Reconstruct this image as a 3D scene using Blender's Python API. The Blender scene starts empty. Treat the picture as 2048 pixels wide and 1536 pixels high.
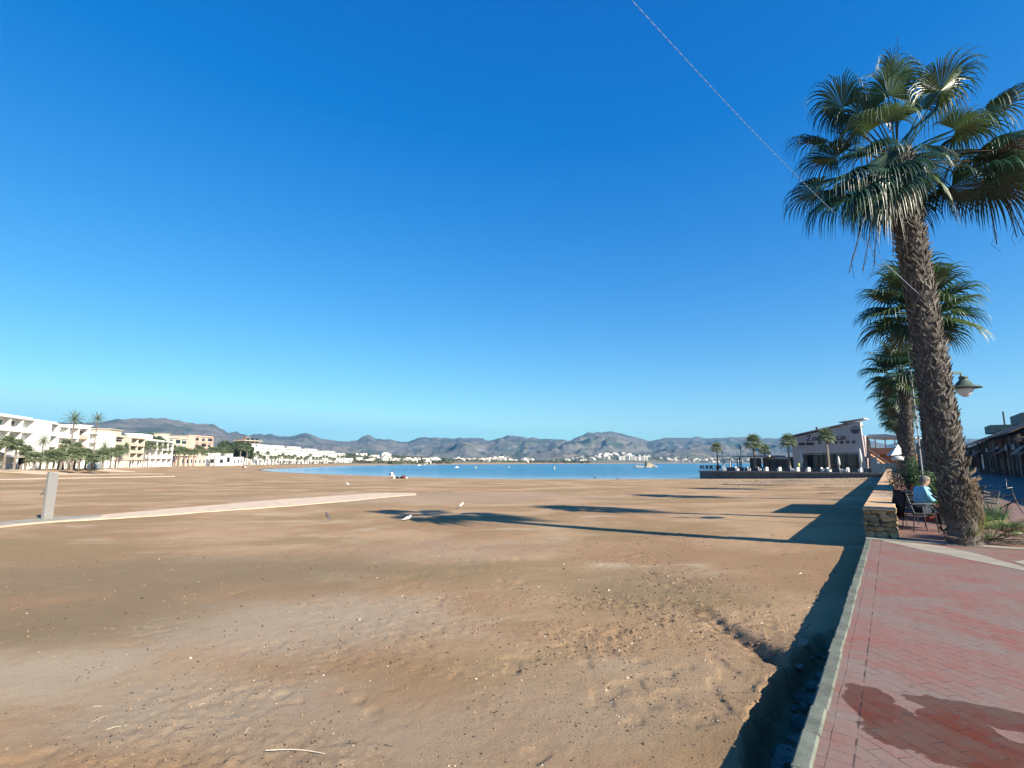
import bpy, math, random
import numpy as np
from mathutils import Vector, Matrix, Euler
random.seed(7); RNG=np.random.RandomState(5)
SC=bpy.context.scene; COL=SC.collection
R=math.radians
# ------------------------------------------------------------------ camera, sky, sun, exposure
F=1040.0; EYE=1.65; PITCH=math.atan((925-768)/F)
cd=bpy.data.cameras.new('camera'); cd.sensor_width=36; cd.lens=F/2048*36; cd.clip_start=.05; cd.clip_end=30000
cam=bpy.data.objects.new('camera',cd); COL.objects.link(cam); cam.location=(0,0,EYE); cam.rotation_euler=(math.pi/2+PITCH,0,0)
SC.camera=cam
SUN_AZ=R(135.5); SUN_EL=R(28.5)      # clockwise from +Y
w=bpy.data.worlds.new('World'); SC.world=w; w.use_nodes=True
nt=w.node_tree; bg=nt.nodes['Background']
sky=nt.nodes.new('ShaderNodeTexSky'); sky.sky_type='NISHITA'; sky.sun_disc=False
sky.sun_elevation=SUN_EL; sky.sun_rotation=SUN_AZ; sky.air_density=1.0; sky.dust_density=0.25; sky.ozone_density=3.5; sky.altitude=0
hs=nt.nodes.new('ShaderNodeHueSaturation'); hs.inputs['Saturation'].default_value=1.32; hs.inputs['Hue'].default_value=.497; hs.inputs['Value'].default_value=1.0
nt.links.new(sky.outputs[0],hs.inputs['Color'])
# film response of the deep winter sky: one curve per channel, same for light and view
def _m(op,a,b):
    x=nt.nodes.new('ShaderNodeMath'); x.operation=op
    for i,v in enumerate((a,b)):
        if hasattr(v,'links'): nt.links.new(v,x.inputs[i])
        else: x.inputs[i].default_value=v
    return x.outputs[0]
se=nt.nodes.new('ShaderNodeSeparateColor'); cc=nt.nodes.new('ShaderNodeCombineColor'); nt.links.new(hs.outputs[0],se.inputs[0])
for i,(o,g,a,mx_) in enumerate([(.024,.88,.84,.68),(.000,.95,.97,1.12),(0,.57,.99,1.25)]):
    v=_m('SUBTRACT',_m('MULTIPLY',se.outputs[i],.172),o); v=_m('MINIMUM',_m('POWER',_m('MAXIMUM',v,0.0),g),mx_); nt.links.new(_m('MULTIPLY',v,a/.172),cc.inputs[i])
nt.links.new(cc.outputs[0],bg.inputs['Color']); bg.inputs['Strength'].default_value=.0675
sl=bpy.data.lights.new('sun','SUN'); sl.energy=5.0; sl.angle=R(.5); sl.color=(1,.90,.75)
sun=bpy.data.objects.new('sun',sl); COL.objects.link(sun)
sd=Vector((math.sin(SUN_AZ)*math.cos(SUN_EL),math.cos(SUN_AZ)*math.cos(SUN_EL),math.sin(SUN_EL)))
sun.rotation_euler=sd.to_track_quat('Z','Y').to_euler(); sun.location=(20,-20,30)
SC.view_settings.view_transform='Standard'; SC.view_settings.look='None'; SC.view_settings.exposure=1.35; SC.view_settings.gamma=1
SC.render.engine='CYCLES'
try:
    SC.cycles.max_bounces=6; SC.cycles.volume_bounces=0; SC.cycles.use_denoising=True; SC.cycles.transparent_max_bounces=12
except Exception: pass
# ------------------------------------------------------------------ helpers
def ray(x,y):
    cx=(x-1024)/F; cy=-(y-768)/F
    return Vector((cx, math.cos(PITCH)-cy*math.sin(PITCH), math.sin(PITCH)+cy*math.cos(PITCH)))
def at(x,y,z=0.0):                       # where a sight line meets height z
    r=ray(x,y); t=(z-EYE)/r.z; return Vector((r.x*t,r.y*t,z))
def atY(x,y,Y):
    r=ray(x,y); t=Y/r.y; return Vector((r.x*t,Y,EYE+r.z*t))
def gx(px,Y): return (px-1024)/1051.0*Y
class MB:
    def __init__(s): s.v=[]; s.f=[]; s.m=[]
    def add(s,v,f,mi=0):
        o=len(s.v); s.v.extend([tuple(a) for a in v]); s.f.extend([tuple(i+o for i in q) for q in f]); s.m.extend([mi]*len(f)); return s
    def box(s,a,b,mi=0,M=None):
        x0,y0,z0=a; x1,y1,z1=b
        v=[(x0,y0,z0),(x1,y0,z0),(x1,y1,z0),(x0,y1,z0),(x0,y0,z1),(x1,y0,z1),(x1,y1,z1),(x0,y1,z1)]
        if M is not None: v=[M@Vector(q) for q in v]
        return s.add(v,[(0,3,2,1),(4,5,6,7),(0,1,5,4),(1,2,6,5),(2,3,7,6),(3,0,4,7)],mi)
    def bbox(s,a,b,c=.01,mi=0,M=None):   # box with chamfered top edges
        x0,y0,z0=a; x1,y1,z1=b
        v=[(x0,y0,z0),(x1,y0,z0),(x1,y1,z0),(x0,y1,z0),(x0,y0,z1-c),(x1,y0,z1-c),(x1,y1,z1-c),(x0,y1,z1-c),
           (x0+c,y0+c,z1),(x1-c,y0+c,z1),(x1-c,y1-c,z1),(x0+c,y1-c,z1)]
        if M is not None: v=[M@Vector(q) for q in v]
        f=[(0,3,2,1),(8,9,10,11)]
        for i in range(4):
            j=(i+1)%4; f+=[(i,j,j+4,i+4),(i+4,j+4,j+8,i+8)]
        return s.add(v,f,mi)
    def tube(s,pts,rad,n=6,mi=0,cap=True):
        pts=[Vector(p) for p in pts]
        if not isinstance(rad,(list,tuple)): rad=[rad]*len(pts)
        v=[];f=[]; up=Vector((0,0,1)); prev=None
        for i,p in enumerate(pts):
            t=(pts[min(i+1,len(pts)-1)]-pts[max(i-1,0)])
            if t.length<1e-9: t=Vector((0,0,1))
            t.normalize()
            if prev is None:
                a=t.cross(up) if abs(t.z)<.95 else t.cross(Vector((1,0,0)))
            else: a=prev-t*prev.dot(t)
            a.normalize(); prev=a; b=t.cross(a)
            for k in range(n):
                th=2*math.pi*k/n; v.append(p+(a*math.cos(th)+b*math.sin(th))*rad[i])
        for i in range(len(pts)-1):
            for k in range(n):
                k2=(k+1)%n; f.append((i*n+k,i*n+k2,(i+1)*n+k2,(i+1)*n+k))
        if cap: f+= [tuple(range(n))[::-1], tuple(range((len(pts)-1)*n,len(pts)*n))]
        return s.add(v,f,mi)
    def lathe(s,prof,n=16,mi=0,M=None):
        v=[];f=[]
        for r,z in prof:
            for k in range(n):
                th=2*math.pi*k/n; v.append(Vector((r*math.cos(th),r*math.sin(th),z)))
        if M is not None: v=[M@q for q in v]
        for i in range(len(prof)-1):
            for k in range(n):
                k2=(k+1)%n; f.append((i*n+k,i*n+k2,(i+1)*n+k2,(i+1)*n+k))
        f+= [tuple(range(n))[::-1], tuple(range((len(prof)-1)*n,len(prof)*n))]
        return s.add(v,f,mi)
    def prism(s,poly,z0,z1,mi=0,M=None):
        n=len(poly); v=[Vector((x,y,z0)) for x,y in poly]+[Vector((x,y,z1)) for x,y in poly]
        if M is not None: v=[M@q for q in v]
        f=[tuple(range(n))[::-1],tuple(range(n,2*n))]+[(i,(i+1)%n,(i+1)%n+n,i+n) for i in range(n)]
        return s.add(v,f,mi)
    def mesh(s,name,mats,smooth=False):
        me=bpy.data.meshes.new(name); me.from_pydata(s.v,[],s.f)
        if not isinstance(mats,(list,tuple)): mats=[mats]
        for m in mats: me.materials.append(m)
        if len(mats)>1: me.polygons.foreach_set('material_index',s.m)
        if smooth: me.polygons.foreach_set('use_smooth',[True]*len(me.polygons))
        me.update(); return me
    def build(s,name,mats,parent=None,smooth=False):
        o=bpy.data.objects.new(name,s.mesh(name,mats,smooth)); COL.objects.link(o)
        if parent: o.parent=parent
        return o
def meshobj(name,me,parent=None):
    o=bpy.data.objects.new(name,me); COL.objects.link(o)
    if parent: o.parent=parent
    return o
def tag(o,label=None,cat=None,group=None,kind=None):
    if label: o['label']=label
    if cat: o['category']=cat
    if group: o['group']=group
    if kind: o['kind']=kind
    return o
def thing(name,loc,rz,label,cat,group=None):
    o=bpy.data.objects.new(name,None); COL.objects.link(o); o.location=loc; o.rotation_euler=(0,0,rz); o.empty_display_size=.2
    return tag(o,label,cat,group)
def children(o): return [c for c in COL.objects if c.parent==o]
def copy_tree(o,parent=None,kids=None):
    c=o.copy(); COL.objects.link(c); c.parent=parent
    for ch in (kids if kids is not None else children(o)): copy_tree(ch,c)
    return c
# ------------------------------------------------------------------ numpy noise
def _h(ix,iy,s):
    n=(ix.astype(np.int64)*374761393+iy.astype(np.int64)*668265263+s*974634777)&0x7fffffff
    n=(n^(n>>13))*1274126177&0x7fffffff; n=n^(n>>16)
    return (n&0xffff)/65535.0
def vn(x,y,s=0):
    ix=np.floor(x); iy=np.floor(y); fx=x-ix; fy=y-iy; fx=fx*fx*fx*(fx*(fx*6-15)+10); fy=fy*fy*fy*(fy*(fy*6-15)+10)
    a=_h(ix,iy,s);b=_h(ix+1,iy,s);c=_h(ix,iy+1,s);d=_h(ix+1,iy+1,s)
    return (a+(b-a)*fx)*(1-fy)+(c+(d-c)*fx)*fy
def fbm(x,y,o=4,s=0,g=.5):
    t=0;a=1;n=0
    for i in range(o):
        t=t+a*(vn(x,y,s+i)-.5); n+=a; a*=g; x=x*2.03+11.3; y=y*2.03+5.7
    return t/n*2
def ridge(x,y,o=5,s=0,g=.55):
    t=0;a=1;n=0
    for i in range(o):
        t=t+a*(1-np.abs(2*vn(x,y,s+i)-1)); n+=a; a*=g; x,y=x*1.9*.8-y*1.9*.6+3.1,x*1.9*.6+y*1.9*.8+7.7
    return t/n
def sstep(a,b,x):
    t=np.clip((x-a)/(b-a),0,1); return t*t*(3-2*t)
# ------------------------------------------------------------------ materials
MATS={}
def nodes(name):
    m=bpy.data.materials.new(name); m.use_nodes=True; n=m.node_tree.nodes; l=m.node_tree.links
    return m,n,l,n['Principled BSDF']
def mixc(n,l,fac,a,b):
    x=n.new('ShaderNodeMix'); x.data_type='RGBA'
    if hasattr(fac,'links'): l.new(fac,x.inputs['Factor'])
    else: x.inputs['Factor'].default_value=fac
    for s,v in ((6,a),(7,b)):
        if hasattr(v,'links'): l.new(v,x.inputs[s])
        else: x.inputs[s].default_value=(*v,1)
    return x.outputs[2]
def noise(n,l,scale,detail=4,co=None,rough=.55,stretch=None):
    t=n.new('ShaderNodeTexNoise'); t.inputs['Scale'].default_value=scale; t.inputs['Detail'].default_value=detail; t.inputs['Roughness'].default_value=rough
    if co is None:
        c=n.new('ShaderNodeTexCoord'); co=c.outputs['Object']
    if stretch:
        mp=n.new('ShaderNodeMapping'); mp.inputs['Scale'].default_value=stretch; l.new(co,mp.inputs[0]); co=mp.outputs[0]
    l.new(co,t.inputs['Vector']); return t.outputs['Fac']
def ramp(n,l,f,a,b):
    r=n.new('ShaderNodeMapRange'); r.interpolation_type='SMOOTHSTEP'; r.inputs[1].default_value=a; r.inputs[2].default_value=b; l.new(f,r.inputs[0]); return r.outputs[0]
def bump(n,l,h,st,dist=.02,prev=None):
    b=n.new('ShaderNodeBump'); b.inputs['Strength'].default_value=st; b.inputs['Distance'].default_value=dist; l.new(h,b.inputs['Height'])
    if prev is not None: l.new(prev,b.inputs['Normal'])
    return b.outputs[0]
def mat(name,c,rough=.7,var=.25,scale=3.0,metal=0,spec=.4,bs=.15,bscale=None,rnd=0,stretch=None):
    if name in MATS: return MATS[name]
    m,n,l,p=nodes(name)
    f=noise(n,l,scale,5,stretch=stretch); f=ramp(n,l,f,.3,.7)
    out=mixc(n,l,f,tuple(v*(1-var) for v in c),tuple(min(1,v*(1+var)) for v in c))
    if rnd:
        oi=n.new('ShaderNodeObjectInfo'); mr=n.new('ShaderNodeMapRange'); mr.inputs[3].default_value=1-rnd; mr.inputs[4].default_value=1+rnd; l.new(oi.outputs['Random'],mr.inputs[0])
        h=n.new('ShaderNodeHueSaturation'); l.new(out,h.inputs['Color']); l.new(mr.outputs[0],h.inputs['Value']); out=h.outputs[0]
    l.new(out,p.inputs['Base Color']); p.inputs['Roughness'].default_value=rough; p.inputs['Metallic'].default_value=metal
    p.inputs['Specular IOR Level'].default_value=spec
    if bs: l.new(bump(n,l,noise(n,l,bscale or scale*8,4),bs,.01),p.inputs['Normal'])
    MATS[name]=m; return m
def leafmat(name,c,rough=.42,trans=.25,spec=.5,scale=2.5,var=.35):
    m,n,l,p=nodes(name)
    g=n.new('ShaderNodeNewGeometry')
    f=noise(n,l,scale,3); f2=ramp(n,l,f,.3,.7)
    col=mixc(n,l,f2,tuple(v*(1-var) for v in c),tuple(v*(1+var) for v in c))
    col=mixc(n,l,g.outputs['Random Per Island'],col,tuple(v*1.2 for v in (c[0]*1.05,c[1],c[2]*.9)))
    l.new(col,p.inputs['Base Color']); p.inputs['Roughness'].default_value=rough; p.inputs['Specular IOR Level'].default_value=spec
    t=n.new('ShaderNodeBsdfTranslucent'); l.new(col,t.inputs['Color']); mx=n.new('ShaderNodeMixShader'); mx.inputs[0].default_value=trans
    l.new(p.outputs[0],mx.inputs[1]); l.new(t.outputs[0],mx.inputs[2]); l.new(mx.outputs[0],n['Material Output'].inputs['Surface'])
    return m
SAND1=(.50,.345,.225)
def sand_material():
    m,n,l,p=nodes('sand')
    g=n.new('ShaderNodeNewGeometry'); P=g.outputs['Position']
    a=ramp(n,l,noise(n,l,.16,5,P,.6),.42,.58)
    c=mixc(n,l,a,(0.340,0.212,0.115),(0.450,0.302,0.176))
    b=ramp(n,l,noise(n,l,.33,6,P,.65,(1,1.6,1)),.52,.72); c=mixc(n,l,b,c,(0.483,0.374,0.246))
    d=ramp(n,l,noise(n,l,.13,5,P,.62,(.7,1.3,1)),.47,.62); c=mixc(n,l,d,c,(0.297,0.205,0.104))
    def blob(c,px,py,rx,ry,col,amt):
        q=at(px,py,-.4); mp=n.new('ShaderNodeVectorMath'); mp.operation='SUBTRACT'; l.new(P,mp.inputs[0]); mp.inputs[1].default_value=(q.x,q.y,0)
        dv=n.new('ShaderNodeVectorMath'); dv.operation='MULTIPLY'; l.new(mp.outputs[0],dv.inputs[0]); dv.inputs[1].default_value=(1/rx,1/ry,0)
        ln=n.new('ShaderNodeVectorMath'); ln.operation='LENGTH'; l.new(dv.outputs[0],ln.inputs[0])
        ad=n.new('ShaderNodeMath'); ad.operation='MULTIPLY_ADD'; l.new(noise(n,l,.9,6,P,.65),ad.inputs[0]); ad.inputs[1].default_value=1.3; l.new(ln.outputs['Value'],ad.inputs[2])
        f=n.new('ShaderNodeMapRange'); f.interpolation_type='SMOOTHSTEP'; f.inputs[1].default_value=2.0; f.inputs[2].default_value=1.0; f.inputs[4].default_value=amt; l.new(ad.outputs[0],f.inputs[0])
        return mixc(n,l,f.outputs[0],c,col)
    for (px,py,rx,ry,col,amt) in [(380,1130,6,2.6,(.235,.178,.105),.75),(180,1230,3,1.3,(.23,.175,.102),.7),(60,1340,1.6,.8,(.44,.36,.255),.8),(620,1240,2.2,1.5,(.42,.34,.245),.7),(420,1420,1.3,.7,(.42,.345,.25),.6),(900,1090,3,2,(.39,.265,.175),.6),(1300,1180,1.6,1.6,(.27,.20,.12),.5),(1000,1490,1.3,.7,(.375,.285,.19),.6),(640,1500,1.2,.6,(.385,.30,.205),.6),(1250,1400,1.2,.9,(.36,.27,.18),.5),(850,985,14,7,(.37,.27,.185),.7)]:
        c=blob(c,px,py,rx,ry,col,amt)
    e=ramp(n,l,noise(n,l,2.2,6,P,.7),.56,.78); c=mixc(n,l,e,c,(0.336,0.212,0.123))
    e2=ramp(n,l,noise(n,l,22,6,P,.75),.60,.72); c=mixc(n,l,e2,c,(0.318,0.203,0.113))
    e3=ramp(n,l,noise(n,l,34,4,P,.7),.66,.74); c=mixc(n,l,e3,c,(0.526,0.406,0.275))
    # darker tint along the gully, over churned sand and in the kerb ditch
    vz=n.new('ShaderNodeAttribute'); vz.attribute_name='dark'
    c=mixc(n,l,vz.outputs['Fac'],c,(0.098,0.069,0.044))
    sx=n.new('ShaderNodeSeparateXYZ'); l.new(P,sx.inputs[0])
    wt=n.new('ShaderNodeMapRange'); wt.inputs[1].default_value=-1.50; wt.inputs[2].default_value=-1.585; l.new(sx.outputs['Z'],wt.inputs[0])
    c=mixc(n,l,wt.outputs[0],c,(0.145,0.101,0.062))
    fr=n.new('ShaderNodeAttribute'); fr.attribute_name='far'
    fl=ramp(n,l,noise(n,l,.012,6,P,.7),.4,.62); c2=mixc(n,l,fl,(.26,.21,.15),(.10,.115,.065)); c=mixc(n,l,fr.outputs['Fac'],c,c2)
    l.new(c,p.inputs['Base Color']); p.inputs['Roughness'].default_value=.95; p.inputs['Specular IOR Level'].default_value=.15
    b1=bump(n,l,noise(n,l,7,7,P,.68),.35,.03); b2=bump(n,l,noise(n,l,45,6,P,.8),.9,.022,b1); l.new(b2,p.inputs['Normal'])
    return m
M_sand=sand_material()
def mountain_material():
    m,n,l,p=nodes('mountain rock'); g=n.new('ShaderNodeNewGeometry'); P=g.outputs['Position']
    a=ramp(n,l,noise(n,l,.004,8,P,.7),.42,.6); c=mixc(n,l,a,(.155,.14,.12),(.06,.078,.06))
    b=ramp(n,l,noise(n,l,.012,7,P,.75),.56,.66); c=mixc(n,l,b,c,(.25,.225,.20))
    d=ramp(n,l,noise(n,l,.0022,5,P,.6),.5,.62); c=mixc(n,l,d,c,(.11,.11,.10))
    l.new(c,p.inputs['Base Color']); p.inputs['Roughness'].default_value=1; p.inputs['Specular IOR Level'].default_value=.05
    l.new(bump(n,l,noise(n,l,.02,6,P,.7),.7,12),p.inputs['Normal']); return m
M_mount=mountain_material()
def water_material():
    m,n,l,p=nodes('sea water'); g=n.new('ShaderNodeNewGeometry'); P=g.outputs['Position']
    a=ramp(n,l,noise(n,l,.02,4,P,.5,(.15,1,1)),.4,.62)
    c=mixc(n,l,a,(.006,.13,.27),(.015,.20,.36))
    sx=n.new('ShaderNodeSeparateXYZ'); l.new(P,sx.inputs[0])
    sh=n.new('ShaderNodeAttribute'); sh.attribute_name='shallow'; c=mixc(n,l,sh.outputs['Fac'],c,(.27,.43,.52))
    l.new(c,p.inputs['Base Color']); p.inputs['Roughness'].default_value=.16; p.inputs['IOR'].default_value=1.33; p.inputs['Specular IOR Level'].default_value=.28
    b1=bump(n,l,noise(n,l,1.4,4,P,.6,(.5,1.4,1)),1.0,.35); b2=bump(n,l,noise(n,l,.25,3,P,.5,(.3,1.2,1)),.8,.8,b1); l.new(b2,p.inputs['Normal']); return m
M_water=water_material()
# kerb frame: u along the kerb (away), v to the right of it
KU=Vector((.5845,.8114,0)); KV=Vector((.8114,-.5845,0)); K0=Vector((1.53,3.13,0)); KAZ=math.atan2(KU.y,KU.x)
def kf(u,v,z=0): return K0+KU*u+KV*v+Vector((0,0,z))
def tokf(p): d=Vector((p[0],p[1],0))-K0; return d.dot(KU),d.dot(KV)
WS=tokf((7.91,11.95))[0]   # the stone wall starts here
WE=tokf((57.6,81.4))[0]
def paving_material():
    m,n,l,p=nodes('red pavers'); tc=n.new('ShaderNodeTexCoord'); O=tc.outputs['Object']
    def brick(rot,sx,w,h,mort,off=.5):
        mp=n.new('ShaderNodeMapping'); mp.inputs['Rotation'].default_value=(0,0,rot); l.new(O,mp.inputs[0])
        # slight warp so that joints are not ruler straight
        nz=n.new('ShaderNodeTexNoise'); nz.inputs['Scale'].default_value=1.3; nz.inputs['Detail'].default_value=3; l.new(O,nz.inputs['Vector'])
        va=n.new('ShaderNodeVectorMath'); va.operation='MULTIPLY_ADD'; va.inputs[1].default_value=(.035,.035,0); l.new(nz.outputs['Color'],va.inputs[0]); l.new(mp.outputs[0],va.inputs[2])
        b=n.new('ShaderNodeTexBrick'); b.offset=off; b.inputs['Scale'].default_value=1; b.inputs['Brick Width'].default_value=w; b.inputs['Row Height'].default_value=h
        b.inputs['Mortar Size'].default_value=mort; b.inputs['Mortar Smooth'].default_value=.3; b.inputs['Bias'].default_value=-.1
        b.inputs['Color1'].default_value=(0.313,0.123,0.094,1); b.inputs['Color2'].default_value=(0.276,0.177,0.143,1); b.inputs['Mortar'].default_value=(0.159,0.114,0.099,1)
        l.new(va.outputs[0],b.inputs['Vector']); return b
    b1=brick(R(-45),1,.21,.105,.0032); b2=brick(R(90),1,.165,.118,.003,0)
    sx=n.new('ShaderNodeSeparateXYZ'); l.new(O,sx.inputs[0])     # object x = along kerb, y = -v
    def mth(op,a,b=None):
        x=n.new('ShaderNodeMath'); x.operation=op
        for i,v in enumerate((a,b)):
            if v is None: continue
            if hasattr(v,'links'): l.new(v,x.inputs[i])
            else: x.inputs[i].default_value=v
        return x.outputs[0]
    edge=mth('GREATER_THAN',sx.outputs['Y'],-.275)
    c=mixc(n,l,edge,b1.outputs['Color'],b2.outputs['Color'])
    seam=mth('LESS_THAN',mth('ABSOLUTE',mth('ADD',sx.outputs['Y'],.275)),.006)
    # worn grey and pink patches
    a=ramp(n,l,noise(n,l,.9,6,O,.68),.38,.62); c=mixc(n,l,mth('MULTIPLY',a,.72),c,(0.259,0.212,0.177))
    a=ramp(n,l,noise(n,l,.5,5,O,.65,(1,1,1)),.50,.7); c=mixc(n,l,mth('MULTIPLY',a,.6),c,(0.314,0.135,0.108))
    a=ramp(n,l,noise(n,l,9,6,O,.7,(.5,2.5,1)),.58,.72); c=mixc(n,l,mth('MULTIPLY',a,.55),c,(0.369,0.312,0.260))  # pale stretched flecks: lit paver edges painted into the colour
    a=ramp(n,l,noise(n,l,3.3,5,O,.7,(1,2,1)),.60,.72); c=mixc(n,l,mth('MULTIPLY',a,.7),c,(0.122,0.113,0.104))
    a=ramp(n,l,noise(n,l,70,4,O,.6),.62,.7); c=mixc(n,l,mth('MULTIPLY',a,.5),c,(0.094,0.070,0.052))
    mort=mth('MAXIMUM',mixf(n,l,edge,b1.outputs['Fac'],b2.outputs['Fac']),seam)
    nm=ramp(n,l,noise(n,l,5,4,O,.6),.40,.62); c=mixc(n,l,mth('MULTIPLY',mort,mth('MULTIPLY',nm,.9)),c,(0.039,0.031,0.026))
    # wet patches left by a spill
    wet=None
    nz=noise(n,l,3.2,5,O,.6); nzz=mth('MULTIPLY',mth('SUBTRACT',nz,.5),.85)
    for (px,py,ru,rv) in WETS:
        q=at(px,py,0); u,v=tokf(q)
        dx=mth('DIVIDE',mth('SUBTRACT',sx.outputs['X'],u),ru); dy=mth('DIVIDE',mth('ADD',sx.outputs['Y'],v),rv)
        d=mth('ADD',mth('SQRT',mth('ADD',mth('MULTIPLY',dx,dx),mth('MULTIPLY',dy,dy))),mth('MULTIPLY',nzz,1.6))
        d=mth('SUBTRACT',1.0,d); wet=d if wet is None else mth('MAXIMUM',wet,d)
    wf=ramp(n,l,wet,-.02,.03)
    dk=n.new('ShaderNodeHueSaturation'); dk.inputs['Saturation'].default_value=1.65; dk.inputs['Value'].default_value=.50; l.new(c,dk.inputs['Color'])
    c=mixc(n,l,mth('MULTIPLY',wf,.95),c,dk.outputs[0]); l.new(c,p.inputs['Base Color'])
    rr=n.new('ShaderNodeMapRange'); rr.inputs[3].default_value=.78; rr.inputs[4].default_value=.6; l.new(wf,rr.inputs[0]); l.new(rr.outputs[0],p.inputs['Roughness'])
    p.inputs['Specular IOR Level'].default_value=.35
    inv=mth('SUBTRACT',1.0,mort)
    b=bump(n,l,inv,.5,.006); b=bump(n,l,noise(n,l,30,5,O,.7),.35,.006,b); b=bump(n,l,noise(n,l,2.0,3,O,.6),.3,.03,b); l.new(b,p.inputs['Normal'])
    return m
def mixf(n,l,fac,a,b):
    x=n.new('ShaderNodeMix'); x.data_type='FLOAT'; l.new(fac,x.inputs[0]); l.new(a,x.inputs[2]); l.new(b,x.inputs[3]); return x.outputs[0]
WETS=[(1735,1395,.22,.16),(1765,1420,.18,.2),(1800,1445,.2,.25),(1870,1475,.3,.42),(1960,1500,.32,.5),(2050,1530,.3,.4),(1960,1425,.16,.42),(2060,1450,.2,.4),(1900,1440,.16,.2)]
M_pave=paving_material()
M_kerb=mat('grey green kerb concrete',(.17,.185,.145),.85,.3,4,bs=.4,bscale=40)
M_conc=mat('old concrete',(.19,.15,.12),.9,.35,3,bs=.6,bscale=25)
M_pale=mat('pale concrete strip',(.40,.36,.28),.85,.15,2,bs=.2)
M_path=mat('pink beach path',(.60,.46,.33),.9,.12,1.6,bs=.2)
M_white=mat('white render',(.86,.83,.77),.8,.06,.3,bs=.05)
M_cream=mat('cream render',(.68,.60,.46),.8,.08,.3,bs=.05)
M_salmon=mat('salmon render',(.68,.46,.36),.8,.08,.3,bs=.05)
M_brownw=mat('brown brick block',(.33,.24,.18),.85,.15,.4,bs=.05)
M_tile=mat('terracotta roof',(.45,.27,.18),.85,.2,1.5,bs=.3)
M_win=mat('dark window',(.03,.04,.05),.15,.3,.5,spec=.6,bs=0)
M_shut=mat('shade blind',(.40,.38,.34),.7,.1,.5,bs=0)
M_awng=mat('green awning cloth',(.10,.28,.22),.8,.1,1,bs=0)
M_trunk=mat('palm trunk fibre',(.07,.06,.055),.95,.45,6,bs=.7,bscale=30,stretch=(1,1,2.5))
M_boot=mat('palm leaf base',(.15,.13,.11),.85,.4,5,bs=.4,bscale=40)
def bootmat():
    m,n,l,p=nodes('palm leaf base'); g=n.new('ShaderNodeNewGeometry'); c=mixc(n,l,ramp(n,l,g.outputs['Random Per Island'],.25,1.0),(.055,.048,.042),(.27,.24,.195))
    f=ramp(n,l,noise(n,l,26,4,stretch=(1,1,.3)),.35,.7); c=mixc(n,l,f,c,(.10,.085,.07)); l.new(c,p.inputs['Base Color']); p.inputs['Roughness'].default_value=.8; return m
M_boot=bootmat()
M_dead=leafmat('dead palm frond',(.15,.12,.085),.7,.2,.2)
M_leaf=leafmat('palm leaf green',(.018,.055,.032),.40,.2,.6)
M_leaf2=leafmat('palm leaf sunlit olive',(.060,.105,.038),.42,.28,.55)  # lit copy of the leaf green, sunshine painted into its colour
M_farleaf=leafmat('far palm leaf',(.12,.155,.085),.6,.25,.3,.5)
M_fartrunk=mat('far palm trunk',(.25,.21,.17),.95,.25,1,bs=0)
M_bark=mat('bark',(.14,.11,.085),.95,.3,2,bs=.3)
M_tree=leafmat('pine foliage',(.05,.075,.04),.7,.2,.2,.3)
M_shrub=leafmat('hedge leaf',(.05,.10,.035),.45,.3,.4)
M_steel=mat('brushed steel',(.36,.35,.34),.3,.12,6,metal=.35,bs=.1,stretch=(1,1,12))
M_dark=mat('dark painted metal',(.03,.033,.037),.45,.2,5,bs=.05)
M_black=mat('black plastic',(.015,.016,.018),.5,.2,5,bs=.05)
M_whitep=mat('white plastic',(.78,.78,.76),.5,.05,5,bs=.03)
M_green=mat('lamp green paint',(.06,.13,.12),.4,.2,5,bs=.05)
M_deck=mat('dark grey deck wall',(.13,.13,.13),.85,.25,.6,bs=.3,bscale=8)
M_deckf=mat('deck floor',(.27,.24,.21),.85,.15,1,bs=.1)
M_mauve=mat('mauve grey render',(.43,.37,.36),.85,.08,.25,bs=.1)
M_peach=mat('peach sandstone slab',(.48,.31,.17),.85,.16,1.2,bs=.3,bscale=20)
M_orange=mat('orange render',(.60,.30,.16),.8,.1,1,bs=.1)
M_stone=mat('rubble wall stone',(.30,.21,.12),.9,.4,3.5,bs=.7,bscale=18)
M_mortar=mat('wall mortar',(.2,.165,.12),.95,.25,6,bs=.6,bscale=30)
M_asph=mat('grey road paving',(.12,.12,.125),.9,.2,2,bs=.3,bscale=30)
# ------------------------------------------------------------------ ground height
SHORE=[(41,106),(20,104),(-2.4,105.3),(-15,112),(-28.6,124),(-55,151),(-78,178),(-103,216),(-118,250),(-132,338),(-150,430),(-162,530),(-160,757),(-60,980),(30,1130),(300,1500),(520,1950),(765,2200),(1500,2300),(2600,2250),(4200,2000),(4200,300),(400,160),(120,118),(75,100),(60,106),(50,112)]
SP=np.array(SHORE,float)
def shore_d(x,y):   # positive inland, negative in the bay
    n=len(SP); best=np.full(x.shape,1e18); ins=np.zeros(x.shape,bool)
    for i in range(n):
        ax,ay=SP[i]; bx,by=SP[(i+1)%n]; dx,dy=bx-ax,by-ay
        t=np.clip(((x-ax)*dx+(y-ay)*dy)/(dx*dx+dy*dy),0,1)
        best=np.minimum(best,(x-ax-t*dx)**2+(y-ay-t*dy)**2)
        c=((ay>y)!=(by>y)); xi=ax+(y-ay)/(dy if dy!=0 else 1e-9)*dx
        ins^= c&(x<xi)
    return np.where(ins,-1,1)*np.sqrt(best)
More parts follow.
